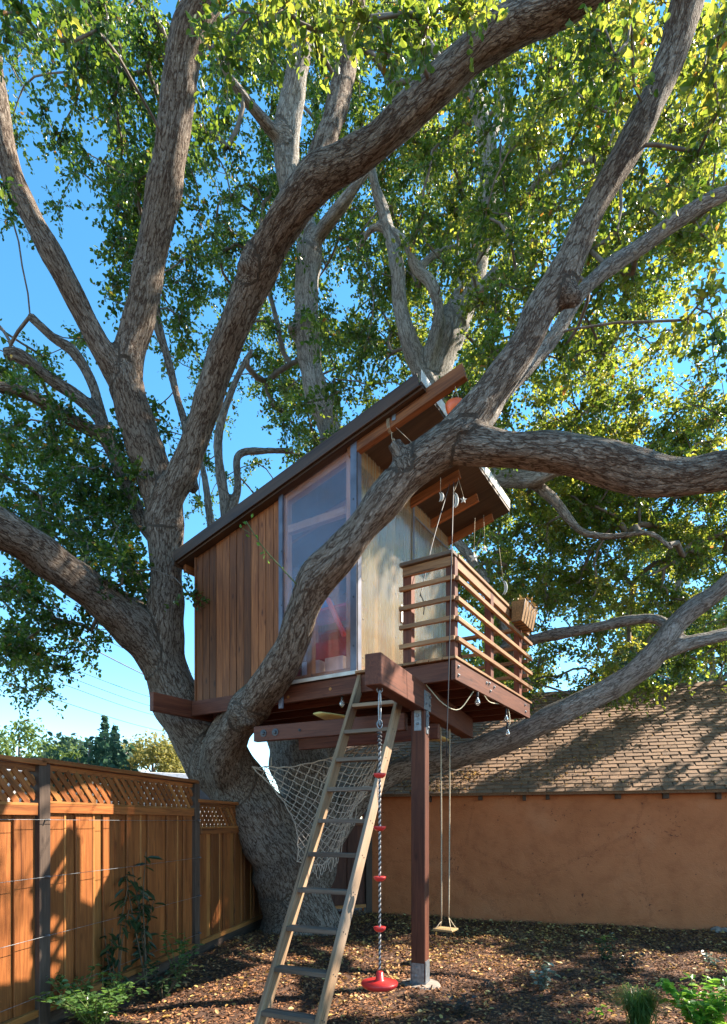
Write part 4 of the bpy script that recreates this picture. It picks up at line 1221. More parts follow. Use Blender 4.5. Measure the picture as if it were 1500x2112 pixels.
# ================================================================== OAK TREE
# limbs as (photo x, photo y, photo width, distance): real positions and radii follow from the distance
LIMBS = {
 'trunk': [(625, 1990, 210, 8.7), (615, 1925, 166, 8.65), (606, 1850, 150, 8.6), (590, 1780, 158, 8.55), (545, 1705, 135, 8.45), (497, 1630, 128, 8.35), (440, 1555, 132, 8.2), (395, 1495, 118, 8.0), (362, 1430, 105, 7.85), (343, 1370, 92, 7.75), (340, 1300, 80, 7.7), (341, 1190, 72, 7.6), (341, 1105, 76, 7.5), (340, 1050, 84, 7.45), (322, 985, 78, 7.4), (295, 910, 80, 7.35), (268, 820, 78, 7.25), (255, 770, 74, 7.2)],
 'flare1': [(600, 1890, 70, 8.5), (560, 1955, 60, 8.35), (540, 1995, 40, 8.25)],
 'flare2': [(640, 1860, 90, 8.45), (690, 1945, 70, 8.3), (710, 2000, 50, 8.2)],
 'back': [(600, 1850, 150, 8.7), (640, 1740, 130, 8.9), (640, 1640, 128, 9.2), (615, 1550, 120, 9.6), (600, 1450, 110, 9.9), (620, 1250, 90, 10.0), (670, 1020, 64, 9.7), (685, 910, 54, 9.6), (656, 824, 52, 9.5), (640, 750, 50, 9.5), (634, 675, 54, 9.4), (634, 575, 52, 9.3), (638, 500, 55, 9.2), (612, 430, 50, 9.2), (594, 360, 55, 9.1), (592, 280, 58, 9.0), (605, 200, 52, 8.9), (620, 100, 48, 8.8), (626, 0, 44, 8.7), (630, -100, 36, 8.6)],
 'back2': [(628, 1560, 110, 9.6), (700, 1400, 95, 10.2), (800, 1150, 90, 10.3), (868, 880, 80, 10.2), (905, 750, 66, 10.1), (935, 665, 68, 10.0), (965, 600, 60, 9.9), (990, 510, 46, 9.9), (1005, 425, 42, 9.8), (1010, 325, 38, 9.7), (995, 250, 36, 9.6), (980, 190, 32, 9.5), (988, 130, 30, 9.5), (1002, 60, 26, 9.4), (1010, -40, 20, 9.3)],
 'J': [(885, 810, 48, 10.0), (862, 750, 42, 9.9), (843, 700, 38, 9.8), (825, 625, 33, 9.7), (820, 550, 31, 9.6), (795, 450, 26, 9.5), (775, 390, 22, 9.4), (762, 330, 18, 9.3), (735, 260, 14, 9.2)],
 'K': [(880, 760, 34, 9.9), (895, 700, 28, 9.8), (906, 640, 25, 9.7), (890, 585, 25, 9.6), (858, 553, 22, 9.6), (843, 510, 20, 9.5), (815, 480, 18, 9.5), (770, 470, 14, 9.6), (735, 520, 12, 9.8)],
 'K2': [(865, 552, 16, 9.6), (900, 522, 15, 9.7), (945, 508, 12, 9.9)],
 'I3': [(1005, 480, 24, 9.9), (1030, 455, 22, 9.7), (1070, 425, 22, 9.4), (1120, 365, 19, 9.1), (1170, 335, 18, 8.9), (1240, 328, 15, 8.7), (1310, 300, 12, 8.5)],
 'I4': [(1005, 400, 26, 9.8), (1045, 310, 24, 9.8), (1090, 250, 22, 9.8), (1150, 155, 18, 9.8), (1190, 60, 14, 9.8)],
 'I5': [(1005, 300, 22, 9.7), (1030, 240, 20, 9.9), (1035, 140, 18, 10), (1045, 40, 14, 10.2)],
 'I6': [(985, 200, 22, 9.6), (950, 175, 20, 9.5), (890, 95, 14, 9.3), (860, 30, 10, 9.2)],
 'I7': [(950, 640, 30, 9.9), (990, 600, 26, 9.6), (1040, 545, 22, 9.4), (1110, 490, 18, 9.2)],
 'H2': [(640, 510, 32, 9.2), (668, 470, 30, 9.0), (695, 435, 28, 8.8), (728, 390, 22, 8.6), (760, 350, 18, 8.5)],
 'H3': [(592, 300, 30, 9.0), (550, 255, 26, 8.8), (500, 195, 20, 8.5), (462, 140, 15, 8.3), (440, 90, 12, 8.2)],
 'B_left': [(262, 800, 60, 7.25), (236, 765, 55, 7.15), (205, 712, 48, 7.0), (170, 645, 47, 6.85), (130, 565, 50, 6.7), (95, 500, 49, 6.6), (55, 425, 48, 6.5), (20, 345, 46, 6.4), (2, 240, 42, 6.3), (-14, 140, 40, 6.2), (-30, 20, 34, 6.1), (-80, -180, 26, 6.0), (-160, -420, 14, 6.0)],
 'B_mid': [(258, 800, 74, 7.25), (264, 735, 70, 7.2), (286, 650, 64, 7.1), (306, 550, 66, 7.0), (333, 425, 69, 6.85), (355, 300, 71, 6.7), (370, 175, 72, 6.55), (388, 75, 72, 6.4), (420, 0, 72, 6.3), (450, -80, 62, 6.2), (510, -300, 46, 6.1), (600, -560, 28, 6.0)],
 'C': [(336, 1085, 70, 7.45), (352, 1030, 62, 7.35), (378, 975, 60, 7.25), (404, 904, 58, 7.1), (430, 822, 60, 6.9), (456, 740, 62, 6.7), (476, 690, 66, 6.55), (505, 620, 70, 6.4), (538, 540, 76, 6.2), (575, 475, 74, 6.0), (615, 415, 78, 5.8), (655, 370, 80, 5.65), (710, 338, 68, 5.5), (780, 292, 68, 5.3), (850, 225, 68, 5.15), (915, 165, 70, 5.0), (990, 95, 72, 4.85), (1075, 45, 74, 4.75), (1150, 15, 70, 4.65), (1230, -25, 60, 4.55), (1420, -140, 48, 4.4), (1650, -330, 34, 4.3), (1850, -560, 18, 4.2)],
 'C_up': [(640, 392, 60, 5.7), (662, 320, 52, 5.7), (692, 225, 50, 5.75), (715, 125, 48, 5.8), (730, 20, 46, 5.8), (742, -80, 40, 5.8), (770, -260, 30, 5.8), (820, -480, 16, 5.8)],
 'D': [(478, 1625, 90, 8.25), (455, 1575, 88, 7.85), (470, 1520, 88, 7.45), (508, 1468, 84, 7.0), (557, 1405, 78, 6.35), (600, 1335, 74, 6.0), (626, 1260, 72, 5.75), (655, 1197, 80, 5.55), (700, 1147, 78, 5.35), (750, 1085, 74, 5.22), (795, 1030, 76, 5.12), (845, 972, 80, 5.02), (900, 930, 88, 4.95), (955, 898, 98, 4.9)],
 'E': [(930, 905, 80, 4.92), (975, 855, 82, 4.9), (1010, 808, 72, 4.9), (1052, 752, 66, 4.9), (1085, 705, 68, 4.9), (1115, 640, 72, 4.9), (1152, 590, 76, 4.9), (1187, 515, 62, 4.9), (1215, 450, 58, 4.9), (1256, 375, 58, 4.88), (1306, 290, 60, 4.84), (1350, 200, 63, 4.8), (1390, 100, 68, 4.75), (1417, 0, 72, 4.7), (1440, -80, 66, 4.65), (1500, -300, 50, 4.5), (1600, -560, 34, 4.4), (1720, -800, 18, 4.3)],
 'F': [(940, 915, 84, 4.92), (1000, 922, 82, 4.88), (1060, 928, 75, 4.85), (1140, 930, 77, 4.8), (1220, 945, 86, 4.75), (1300, 968, 96, 4.7), (1360, 982, 86, 4.65), (1420, 983, 76, 4.6), (1480, 972, 74, 4.55), (1570, 960, 70, 4.5), (1720, 925, 60, 4.4), (1900, 860, 48, 4.3), (2080, 760, 34, 4.2), (2250, 640, 20, 4.1)],
 'M': [(985, 890, 40, 4.98), (1012, 856, 36, 5.15), (1042, 806, 34, 5.35), (1085, 762, 33, 5.6), (1140, 700, 32, 5.8), (1195, 610, 32, 5.9), (1250, 556, 34, 6.0), (1325, 505, 35, 6.1), (1390, 458, 34, 6.1), (1460, 415, 31, 6.1), (1540, 380, 28, 6.1), (1700, 280, 22, 6.1), (1880, 150, 13, 6.1)],
 'A': [(335, 1375, 80, 7.75), (290, 1312, 92, 7.55), (244, 1268, 90, 7.3), (183, 1217, 84, 6.9), (122, 1172, 82, 6.5), (61, 1125, 84, 6.15), (0, 1088, 86, 5.8), (-70, 1050, 86, 5.5), (-250, 950, 74, 5.1), (-480, 800, 52, 4.9), (-700, 600, 26, 4.8)],
 'A2': [(335, 1310, 50, 7.9), (290, 1262, 44, 8.2), (225, 1222, 36, 8.6), (120, 1150, 32, 9.0), (20, 1120, 28, 9.4), (-60, 1100, 24, 9.6)],
 'L1': [(325, 1120, 36, 7.7), (293, 1075, 32, 7.8), (266, 1005, 30, 7.9), (244, 952, 36, 7.9), (220, 904, 36, 7.9), (183, 885, 27, 7.8), (122, 852, 27, 7.6), (61, 814, 26, 7.4), (0, 798, 24, 7.2), (-50, 790, 22, 7.1)],
 'L1b': [(228, 915, 32, 7.9), (204, 863, 30, 8.0), (163, 822, 28, 8.0), (102, 781, 26, 7.9), (45, 737, 30, 7.8), (10, 730, 24, 7.8)],
 'L1c': [(215, 880, 26, 8.0), (190, 790, 22, 8.1), (152, 725, 24, 8.1), (112, 698, 20, 8.1), (62, 652, 20, 8.1)],
 'L2': [(335, 1250, 28, 7.9), (300, 1217, 24, 8.1), (277, 1185, 22, 8.3), (228, 1148, 18, 8.6), (175, 1099, 13, 8.9)],
 'S1': [(398, 1010, 26, 7.6), (383, 883, 18, 8.0), (366, 822, 17, 8.2), (346, 741, 18, 8.3), (322, 650, 22, 8.3), (330, 560, 14, 8.3)],
 'S2': [(470, 1180, 34, 9.9), (465, 1050, 24, 9.8), (450, 910, 20, 9.6), (478, 805, 15, 9.5), (520, 720, 11, 9.5)],
 'S3': [(468, 1080, 22, 9.8), (490, 1010, 18, 9.8), (492, 940, 16, 9.8), (545, 930, 14, 9.9), (605, 930, 12, 10)],
 'S4': [(445, 1150, 20, 9.0), (432, 1060, 18, 9.0), (422, 985, 15, 9.0), (408, 930, 11, 9.0)],
 'G': [(635, 1790, 90, 8.7), (690, 1712, 66, 8.85), (745, 1640, 58, 8.95), (808, 1597, 54, 8.9), (870, 1577, 52, 8.8), (940, 1561, 54, 8.6), (1052, 1522, 56, 8.3), (1164, 1466, 53, 8.0), (1257, 1421, 51, 7.85), (1320, 1380, 52, 7.7), (1360, 1338, 54, 7.6), (1392, 1294, 46, 7.55), (1432, 1256, 43, 7.45), (1472, 1228, 42, 7.35), (1540, 1170, 38, 7.2), (1680, 1060, 32, 7.0), (1850, 900, 22, 6.9), (1980, 760, 12, 6.8)],
 'G2': [(1370, 1345, 38, 7.6), (1420, 1328, 33, 7.5), (1460, 1318, 31, 7.45), (1530, 1302, 28, 7.4), (1680, 1270, 20, 7.3), (1820, 1200, 12, 7.2)],
 'Q': [(1390, 1300, 24, 7.6), (1355, 1278, 21, 7.8), (1300, 1280, 24, 8.0), (1220, 1296, 23, 8.3), (1140, 1310, 26, 8.7), (1080, 1325, 22, 9.2), (1030, 1340, 20, 9.6)],
 'Nn': [(868, 950, 50, 10.1), (960, 1000, 46, 9.8), (1032, 988, 42, 9.3), (1100, 988, 34, 8.9), (1150, 970, 26, 8.7), (1220, 958, 20, 8.6)],
 'N2': [(1090, 990, 28, 9.0), (1120, 1012, 24, 9.0), (1145, 1034, 22, 9.0), (1172, 1068, 19, 9.0), (1204, 1098, 16, 9.0), (1262, 1106, 14, 9.0), (1340, 1100, 12, 9.0), (1388, 1132, 10, 9.0)],
 'O': [(870, 1000, 26, 10.2), (935, 1105, 22, 10), (972, 1152, 22, 9.8), (1004, 1205, 24, 9.6), (1040, 1300, 20, 9.5), (1060, 1360, 16, 9.5)],
 'stub1': [(845, 975, 40, 5.0), (828, 945, 36, 4.97), (816, 922, 35, 4.95), (812, 915, 36, 4.95)],
 'stub5': [(508, 1480, 50, 6.95), (510, 1480, 44, 6.78), (511, 1480, 38, 6.68)],
 'stub2': [(640, 730, 30, 9.5), (612, 690, 26, 9.4), (600, 668, 24, 9.3)],
 'stub3': [(520, 575, 50, 6.3), (508, 545, 44, 6.15), (503, 532, 36, 6.1)],
 'stub4': [(1160, 600, 60, 4.88), (1180, 612, 44, 4.84), (1190, 615, 36, 4.8)],
}
tree = thing('oak_tree', W(615, 1930, 8.6), 'huge spreading oak with many thick limbs growing around the tree house', 'tree')
samp_p, samp_f, samp_r, samp_v, samp_w = [], [], [], [], []
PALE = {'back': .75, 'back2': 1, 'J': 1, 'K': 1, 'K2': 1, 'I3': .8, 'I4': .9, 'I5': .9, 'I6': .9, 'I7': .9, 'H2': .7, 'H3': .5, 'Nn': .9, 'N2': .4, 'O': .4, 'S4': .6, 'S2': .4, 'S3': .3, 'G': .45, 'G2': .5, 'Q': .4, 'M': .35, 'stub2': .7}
mb = MB()
skel = []            # nodes for fine branches: position, radius
off_v = 0.0
for nm, pts in LIMBS.items():
    rows = []
    for (px, py, w, Y) in pts:
        p = W(px, py, Y)
        rows.append((p.x, p.y, p.z, w * 0.5 * Y / F_PX * (0.93 if w < 120 else 0.97)))
    S = spline(rows, 0.04)
    P, r = S[:, :3], S[:, 3]
    # slight knobbly irregularity of the limb
    ph = rng.random() * 9
    L = np.concatenate([[0], np.cumsum(np.linalg.norm(np.diff(P, axis=0), axis=1))])
    r = r * (1 + 0.035 * np.sin(L * 6.1 + ph) + 0.025 * np.sin(L * 13.7 + 2 * ph))
    V, Fc = tube_arrays(P, r, 20)
    mb.add(V, Fc)
    T, A, B = frames(P)
    samp_p.append(P); samp_r.append(r); samp_v.append(L + off_v)
    samp_f.append(np.stack([T, A, B], 1))
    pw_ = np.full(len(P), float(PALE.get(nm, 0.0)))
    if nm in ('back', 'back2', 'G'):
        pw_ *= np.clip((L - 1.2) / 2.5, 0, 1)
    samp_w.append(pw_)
    off_v += L[-1] + 3.3
    if not nm.startswith(('stub', 'flare', 'trunk')):
        for i in range(0, len(P), 6):
            if r[i] < 0.33:
                skel.append((*P[i], r[i]))
raw = bpy.data.meshes.new('trunk_raw')
raw.from_pydata(np.vstack(mb.V).tolist(), [], mb.F)
tmp = bpy.data.objects.new('trunk_raw', raw)
C.objects.link(tmp)
md = tmp.modifiers.new('r', 'REMESH'); md.mode = 'VOXEL'; md.voxel_size = 0.031
ms = tmp.modifiers.new('s', 'SMOOTH'); ms.factor = 0.5; ms.iterations = 4
dg = bpy.context.evaluated_depsgraph_get()
tme = bpy.data.meshes.new_from_object(tmp.evaluated_get(dg))
bpy.data.objects.remove(tmp)
nv = len(tme.vertices)
co = np.empty(nv * 3, np.float32); tme.vertices.foreach_get('co', co); co = co.reshape(-1, 3)
SP = np.vstack(samp_p); SR = np.concatenate(samp_r); SV = np.concatenate(samp_v); SF = np.concatenate(samp_f)
kd = kdtree.KDTree(len(SP))
for i, p in enumerate(SP): kd.insert(p, i)
kd.balance()
near = np.empty(nv, int)
for i in range(nv):
    best, bi = 9e9, 0
    for (q, k, d) in kd.find_n(co[i], 3):
        e = d - SR[k]
        if e < best: best, bi = e, k
    near[i] = bi
rel = co - SP[near]
fr_ = SF[near]
bx = np.einsum('ij,ij->i', rel, fr_[:, 1]); by = np.einsum('ij,ij->i', rel, fr_[:, 2]); bz = np.einsum('ij,ij->i', rel, fr_[:, 0])
bark = np.stack([bx, by, SV[near] + bz], 1).astype(np.float32)
pat = tme.attributes.new('pale', 'FLOAT', 'POINT'); pat.data.foreach_set('value', np.concatenate(samp_w)[near].astype(np.float32))
at = tme.attributes.new('bark', 'FLOAT_VECTOR', 'POINT'); at.data.foreach_set('vector', bark.reshape(-1))
# lumpy swelling along and around the limbs
nrm = np.empty(nv * 3, np.float32); tme.vertices.foreach_get('normal', nrm); nrm = nrm.reshape(-1, 3)
ang = np.arctan2(by, bx)
rr = SR[near]
lum = 0.05 * np.sin(3 * ang + bark[:, 2] * 1.7) + 0.035 * np.sin(5 * ang - bark[:, 2] * 3.1 + 1) + 0.03 * np.sin(bark[:, 2] * 9 + 2 * ang)
co2 = co + nrm * (lum * np.minimum(rr, 0.35))[:, None]
tme.vertices.foreach_set('co', co2.astype(np.float32).reshape(-1))
tme.polygons.foreach_set('use_smooth', np.ones(len(tme.polygons), bool))
tme.update()
tme.materials.clear()
link('trunk', tme, M['bark'], tree)

# crown: leaf clumps where the photograph shows foliage, each at its own distance
GRID = ["589799899999999",
        "479968667889999",
        "269865568899999",
        "149776679999999",
        "128688689999999",
        "215688789999987",
        "313576778899978",
        "531457776899999",
        "772546754789999",
        "693335520389999",
        "796332000079999",
        "588100000578899",
        "857200000588788",
        "982000000074787",
        "920000000076777"]


def yrange(c, r):
    if c <= 3:
        return (7.7, 10.5) if r < 8 else (6.9, 9.8)
    if c <= 9:
        return (10.2, 13.0)
    if r < 10:
        return (6.6, 12.0)
    return (9.4, 13.0)


clusters = []
for r, row in enumerate(GRID):
    for c, ch in enumerate(row):
        d = int(ch)
        if not d: continue
        y0, y1 = yrange(c, r)
        ym = (y0 + y1) / 2
        area = (100 * ym / F_PX) * (96 * ym / F_PX)
        nmean = (d / 9) ** 1.5 * 13.5 * area * (1.55 if c >= 8 else 1.3) * (1.5 if r >= 9 else 1.0)
        for _ in range(rng.poisson(nmean)):
            Y = rng.uniform(y0, y1)
            if 4 <= c <= 9 and rng.random() < 0.10:
                Y = rng.uniform(8.0, 9.6)
            p = W(c * 100 + rng.uniform(0, 100), r * 96 + rng.uniform(0, 96), Y)
            clusters.append((p.x, p.y, p.z, rng.uniform(0.75, 1.24)))
# hand-placed near clumps along the top of the frame
for (px, py, Y) in ((430, 60, 4.6), (470, 110, 4.5), (530, 30, 4.4), (590, 20, 4.6), (650, 60, 4.7), (700, 40, 4.6), (760, 40, 4.3), (800, 110, 4.3), (830, 30, 4.4), (880, 60, 4.4), (960, 20, 4.3), (1220, 60, 4.3), (1270, 120, 4.3), (1300, 40, 4.4), (1460, 130, 4.2), (1490, 60, 4.2), (1480, 230, 4.5), (1440, 320, 4.8), (15, 60, 5.2), (40, 20, 5.0), (120, 40, 5.4), (200, 60, 5.6), (1380, 380, 5.2), (1470, 600, 5.2), (1420, 660, 5.4), (1490, 700, 5.2), (5, 380, 6.0)):
    p = W(px, py, Y)
    clusters.append((p.x, p.y, p.z, 0.75))
# the crown goes on beyond the frame; unseen clumps added to cast shade
n_in = len(clusters)
for _ in range(1250):
    clusters.append((rng.uniform(4.9, 13.0), rng.uniform(5.6, 14.5), rng.uniform(4.6, 12), 1.25))
clusters = [c for i, c in enumerate(clusters) if i < n_in or c[0] > 0.66 * c[1] + 0.3]
for _ in range(60):
    Y = rng.uniform(3.5, 8)
    clusters.append((rng.uniform(-4, 5), Y, EYE + 1.45 * Y + rng.uniform(0.2, 3.0), 1.25))
for _ in range(60):
    Y = rng.uniform(6, 10)
    clusters.append((-0.64 * Y - rng.uniform(0.2, 2.5), Y, rng.uniform(4, 11), 1.25))
clusters = np.array(clusters)
# gaps cut into the crown to let sunlight onto fence, ladder, railing, roof and ground
S_ = np.array(sv)


def carve(pt, rad, margin=0.0):
    global clusters
    q = clusters[:, :3] - np.array(pt)
    t = q @ S_
    dist = np.linalg.norm(q - t[:, None] * S_, axis=1)
    clusters = clusters[~((t > 0.3) & (dist < rad + margin * clusters[:, 3]))]


def gpt(px, py):
    Y = F_PX * EYE / (py - HY)
    return ((px - CX) / F_PX * Y, Y, 0)


fpt = lambda s, z: tuple(FP1 + fd * s + UP * z)
for pt, rad in ((gpt(690, 2010), .6), (gpt(560, 2075), .45), (gpt(870, 1985), .4), (gpt(760, 1985), .45), (gpt(1440, 1985), .2), (gpt(1440, 2090), .3),
                (fpt(-0.3, 1.75), .42), (fpt(0.35, 1.75), .45), (fpt(-0.2, 0.9), .4), (fpt(2.9, 0.4), .35),
                (tuple(CP(-1.1, 0.7, 3.7)), .6), (tuple(CP(-1.1, 1.7, 3.6)), .6), (tuple(CP(-0.4, -1.0, 2.7)), .5), (tuple(CP(-0.3, -0.8, 1.6)), .7), (tuple(CP(0, 0.5, 3.8)), .75), (tuple(CP(0, 1.3, 4.3)), .6)):
    carve(pt, rad, 0.40 if pt[2] == 0 else 0.0)
for (px, py, Y) in ((965, 600, 9.9), (905, 745, 10.0), (825, 620, 9.6), (1005, 420, 9.8), (635, 560, 9.3), (990, 250, 9.6), (900, 640, 9.7), (590, 290, 9.0)):
    carve(tuple(W(px, py, Y)), 0.25, 0.12)
for s, u, r_ in ((1.6, 0.5, .45), (2.6, 1.3, .5), (3.6, 2.3, .5), (4.4, 0.7, .42), (3.2, 0.3, .4), (4.9, 1.9, .5), (2.2, 2.4, .4), (5.6, 1.0, .42)):
    carve(tuple(eave + wd * s + rs * u), r_)
# fine branches: join every clump to the nearest wood
nodes = [tuple(s) for s in skel]
NP = np.array(nodes)[:, :3]
dmin = np.array([np.min(np.linalg.norm(NP - c[:3], axis=1)) for c in clusters])
order = np.argsort(dmin)
npos = [Vector(s[:3]) for s in nodes]
narr = np.zeros((60000, 3)); narr[:len(nodes)] = NP; nn = len(nodes)
par = [-1] * nn
load = [0] * nn
paths = []
for ci in order:
    c = clusters[ci]
    dd = np.linalg.norm(narr[:nn] - c[:3], axis=1) + 0.25 * np.maximum(0, narr[:nn, 2] - c[2])
    k = int(np.argmin(dd))
    a = Vector(narr[k]); bvec = Vector(c[:3])
    L = (bvec - a).length
    m_ = max(2, int(L / 0.22))
    side = Vector(rdir(1)[0]) * L * 0.14 + UP * L * 0.06
    prev = k
    path = [k]
    for i in range(1, m_ + 1):
        u = i / m_
        q = a.lerp(bvec, u) + side * math.sin(math.pi * u) + Vector(rdir(1)[0]) * 0.02
        narr[nn] = q; par.append(prev); load.append(0)
        prev = nn; path.append(nn); nn += 1
    j = prev
    while j >= 0:
        load[j] += 1
        j = par[j]
    paths.append(path)
bv, bf, boff = [], [], 0
for path in paths:
    P = narr[path]
    rad = np.array([min(0.05, 0.0055 * (load[j] ** 0.5) + 0.002) for j in path])
    rad[0] = rad[1]
    V, Fc = tube_arrays(P, rad, 5, boff, False)
    bv.append(V); bf += Fc; boff += len(V)
bme = bpy.data.meshes.new('branches')
bme.from_pydata(np.vstack(bv).tolist(), [], bf)
bme.polygons.foreach_set('use_smooth', np.ones(len(bme.polygons), bool))
tag(link('branches', bme, M['twig'], tree), kind='stuff')
# leaves on sprays round each clump centre
lp, ldr, lnm, ll, tone, twg = [], [], [], [], [], []
for c in clusters:
    off_ = c[3] == 1.25
    nt_ = rng.integers(6, 8) if off_ else rng.integers(9, 13)
    base = rng.normal(0.30 + 0.085 * np.clip(c[0], -3, 2.6), 0.16)  # darker left, yellower right: backlight and sun put into the leaf tone
    for _ in range(nt_):
        t0 = rdir(1)[0] * np.array([1, 1, 0.75]) + np.array([0, 0, -0.12])
        ln = rng.uniform(0.22, 0.46) * c[3]
        n = int(ln / (0.075 if off_ else 0.021))
        u = np.linspace(0.12, 1, n)
        p = c[:3] + t0 * (u * ln)[:, None] + np.array([0, 0, -0.22]) * (u ** 2 * ln)[:, None] + rng.normal(0, 0.022, (n, 3))
        dr = t0 * 0.6 + rng.normal(0, 0.7, (n, 3)) + np.array([0, 0, -0.12])
        if not off_:
            twg.append([c[:3] + t0 * (q_ * ln) + np.array([0, 0, -0.22 * q_ * q_ * ln]) for q_ in (0.0, 1.0)])
        lp.append(p); ldr.append(dr)
        lnm.append(rng.normal(0, 0.75, (n, 3)) + np.array([0, 0, 0.7]))
        ll.append(rng.uniform(0.042, 0.080, n) * (2.4 if off_ else 1.0))
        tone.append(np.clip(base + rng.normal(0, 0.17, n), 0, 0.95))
TW = np.array(twg)
tri = np.array([[1, 0, 0], [-.5, .87, 0], [-.5, -.3, .8]])
rw = np.array([0.0042, 0.0012])
TV = (TW[:, :, None, :] + tri[None, None] * rw[None, :, None, None]).reshape(len(TW), 6, 3)
tq = [(r_ * 3 + a_, r_ * 3 + (a_ + 1) % 3, r_ * 3 + 3 + (a_ + 1) % 3, r_ * 3 + 3 + a_) for r_ in range(1) for a_ in range(3)]
quads_mesh('twigs', TV, tq, np.zeros(len(TW)), M['twig'], tree)['kind'] = 'stuff'
lp, ldr, lnm, ll, tone = map(np.concatenate, (lp, ldr, lnm, ll, tone))
sc1 = rng.random(len(tone))
tone[sc1 < 0.012] = rng.uniform(0.96, 1.0, (sc1 < 0.012).sum())
LV = leaf_verts(lp, ldr, lnm, ll, ll * rng.uniform(0.55, 0.72, len(ll)))
# the 300 leaves that show largest are single leaves
px_ = CX + F_PX * lp[:, 0] / lp[:, 1]; py_ = HY - F_PX * (lp[:, 2] - EYE) / lp[:, 1]
vis = (px_ > 5) & (px_ < 1495) & (py_ > 5) & (py_ < 1500) & (lp[:, 1] > 0.5)
score = np.where(vis, ll / lp[:, 1], 0)
big_ = np.argsort(-score)[:300]
keep = np.ones(len(lp), bool); keep[big_] = False
print('leaves', len(lp), 'clusters', len(clusters), 'trunk verts', nv)
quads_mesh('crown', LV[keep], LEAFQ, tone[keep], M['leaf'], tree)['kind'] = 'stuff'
single = {}
for k in range(4):
    me = bpy.data.meshes.new('leaf')
    v = leaf_verts(np.zeros((1, 3)), np.array([[1.0, 0, 0]]), np.array([[0, 0, 1.0]]), np.array([1.0]), np.array([0.55 + .05 * k]), 0.15 + .08 * k)[0]
    me.from_pydata(v.tolist(), [], LEAFQ)
    single[k] = me


def leaf_objects(pos, dirs, nrm, L, mat, parent, slim=1.0):
    out_ = []
    for i in range(len(pos)):
        mk = (i % 4, mat.name)
        if mk not in single:
            single[mk] = single[i % 4].copy()
            single[mk].materials.append(mat)
        z = Vector(nrm[i])
        f = frame(pos[i], dirs[i], z.cross(Vector(dirs[i])))
        out_.append(link('leaf', single[mk], None, parent, f @ Matrix.Diagonal((float(L[i]), float(L[i]) * slim, float(L[i]), 1.0))))
    return out_


leaf_objects(lp[big_], ldr[big_], lnm[big_], ll[big_], M['leafo'], tree)
# bud twig on the front limb
tw = MB()
a = W(612, 1205, 5.4)
tw.tube([a, W(575, 1165, 5.35), W(540, 1125, 5.3), W(508, 1075, 5.28)], [0.007, 0.004], 5, 0.05)
tw.tube([W(530, 1108, 5.3), W(500, 1090, 5.28)], 0.0025, 5, 0.05)
tw.tube([W(560, 1150, 5.33), W(548, 1160, 5.3)], 0.0025, 5, 0.05)
tw.build('bud_twig', M['greenstem'], tree)
bp = np.array([tuple(W(x + rng.uniform(-8, 8), y + rng.uniform(-8, 8), 5.3)) for x, y in ((505, 1070), (512, 1085), (500, 1090), (525, 1105), (518, 1072), (540, 1130), (548, 1150), (555, 1155), (580, 1168), (545, 1140), (508, 1100), (530, 1118))])
leaf_objects(bp, rdir(12), rdir(12), np.full(12, .04), M['leafbright'], tree)

# ================================================================== CARGO NET
net = MB()
TL, TR, BR, BL = W(523, 1583, 7.6), W(800, 1512, 7.35), W(755, 1640, 7.9), W(612, 1775, 7.72)


def npt(u, v):
    p = TL * (1 - u) * (1 - v) + TR * u * (1 - v) + BR * u * v + BL * (1 - u) * v
    sag = math.sin(math.pi * u) * math.sin(math.pi * v)
    p = p + Vector((0.10, -0.12, -0.20)) * sag
    p += Vector((0.22, 0, -0.02)) * math.sin(math.pi * v) * (1 - u) ** 2
    p += Vector((0, 0, -0.14)) * math.sin(math.pi * u) * (1 - v) ** 2
    p += Vector((0.04, 0, -0.36)) * math.sin(math.pi * min(1, u * 1.2)) * v ** 3
    return p


NU, NV = 22, 22
g = [[npt(i / NU, j / NV) + Vector(rdir(1)[0]) * 0.012 for i in range(NU + 1)] for j in range(NV + 1)]
for j in range(NV + 1):
    for i in range(NU):
        if (i + j) % 2 == 0:
            for dj in (-1, 1):
                if 0 <= j + dj <= NV:
                    a, b2 = g[j][i], g[j + dj][i + 1]
                    net.tube([a, (a + b2) / 2 - UP * 0.006, b2], 0.0058, 5, 1, False)
            net.lathe(g[j][i], [(0.002, -0.012), (0.012, -0.004), (0.012, 0.005), (0.002, 0.012)], 6, rdir(1)[0])
for edge in ([g[0][i] for i in range(NU + 1)], [g[NV][i] for i in range(NU + 1)], [g[j][0] for j in range(NV + 1)], [g[j][NU] for j in range(NV + 1)]):
    net.tube(edge, 0.009, 5, 1, False)
for i in range(3, NU - 4, 1):
    a, b2 = g[NV][i], g[NV][i + 2]
    net.tube([a, (a + b2) / 2 - UP * random.uniform(.06, .24), b2], 0.0055, 5, 0.03)
net.tube([g[0][3], g[0][3] + UP * 0.12], 0.005, 5, 1, False)
tag(net.build('cargo_net', M['netrope']), 'pale knotted rope climbing net slung between the oak trunk and beam', 'net')

# ================================================================== GROUND COVER
n = 95000
gx = rng.uniform(-3.2, 6.3, n); gy = rng.uniform(3.7, 10.4, n)
ok = (np.abs(gx) < 0.66 * gy + 0.2)
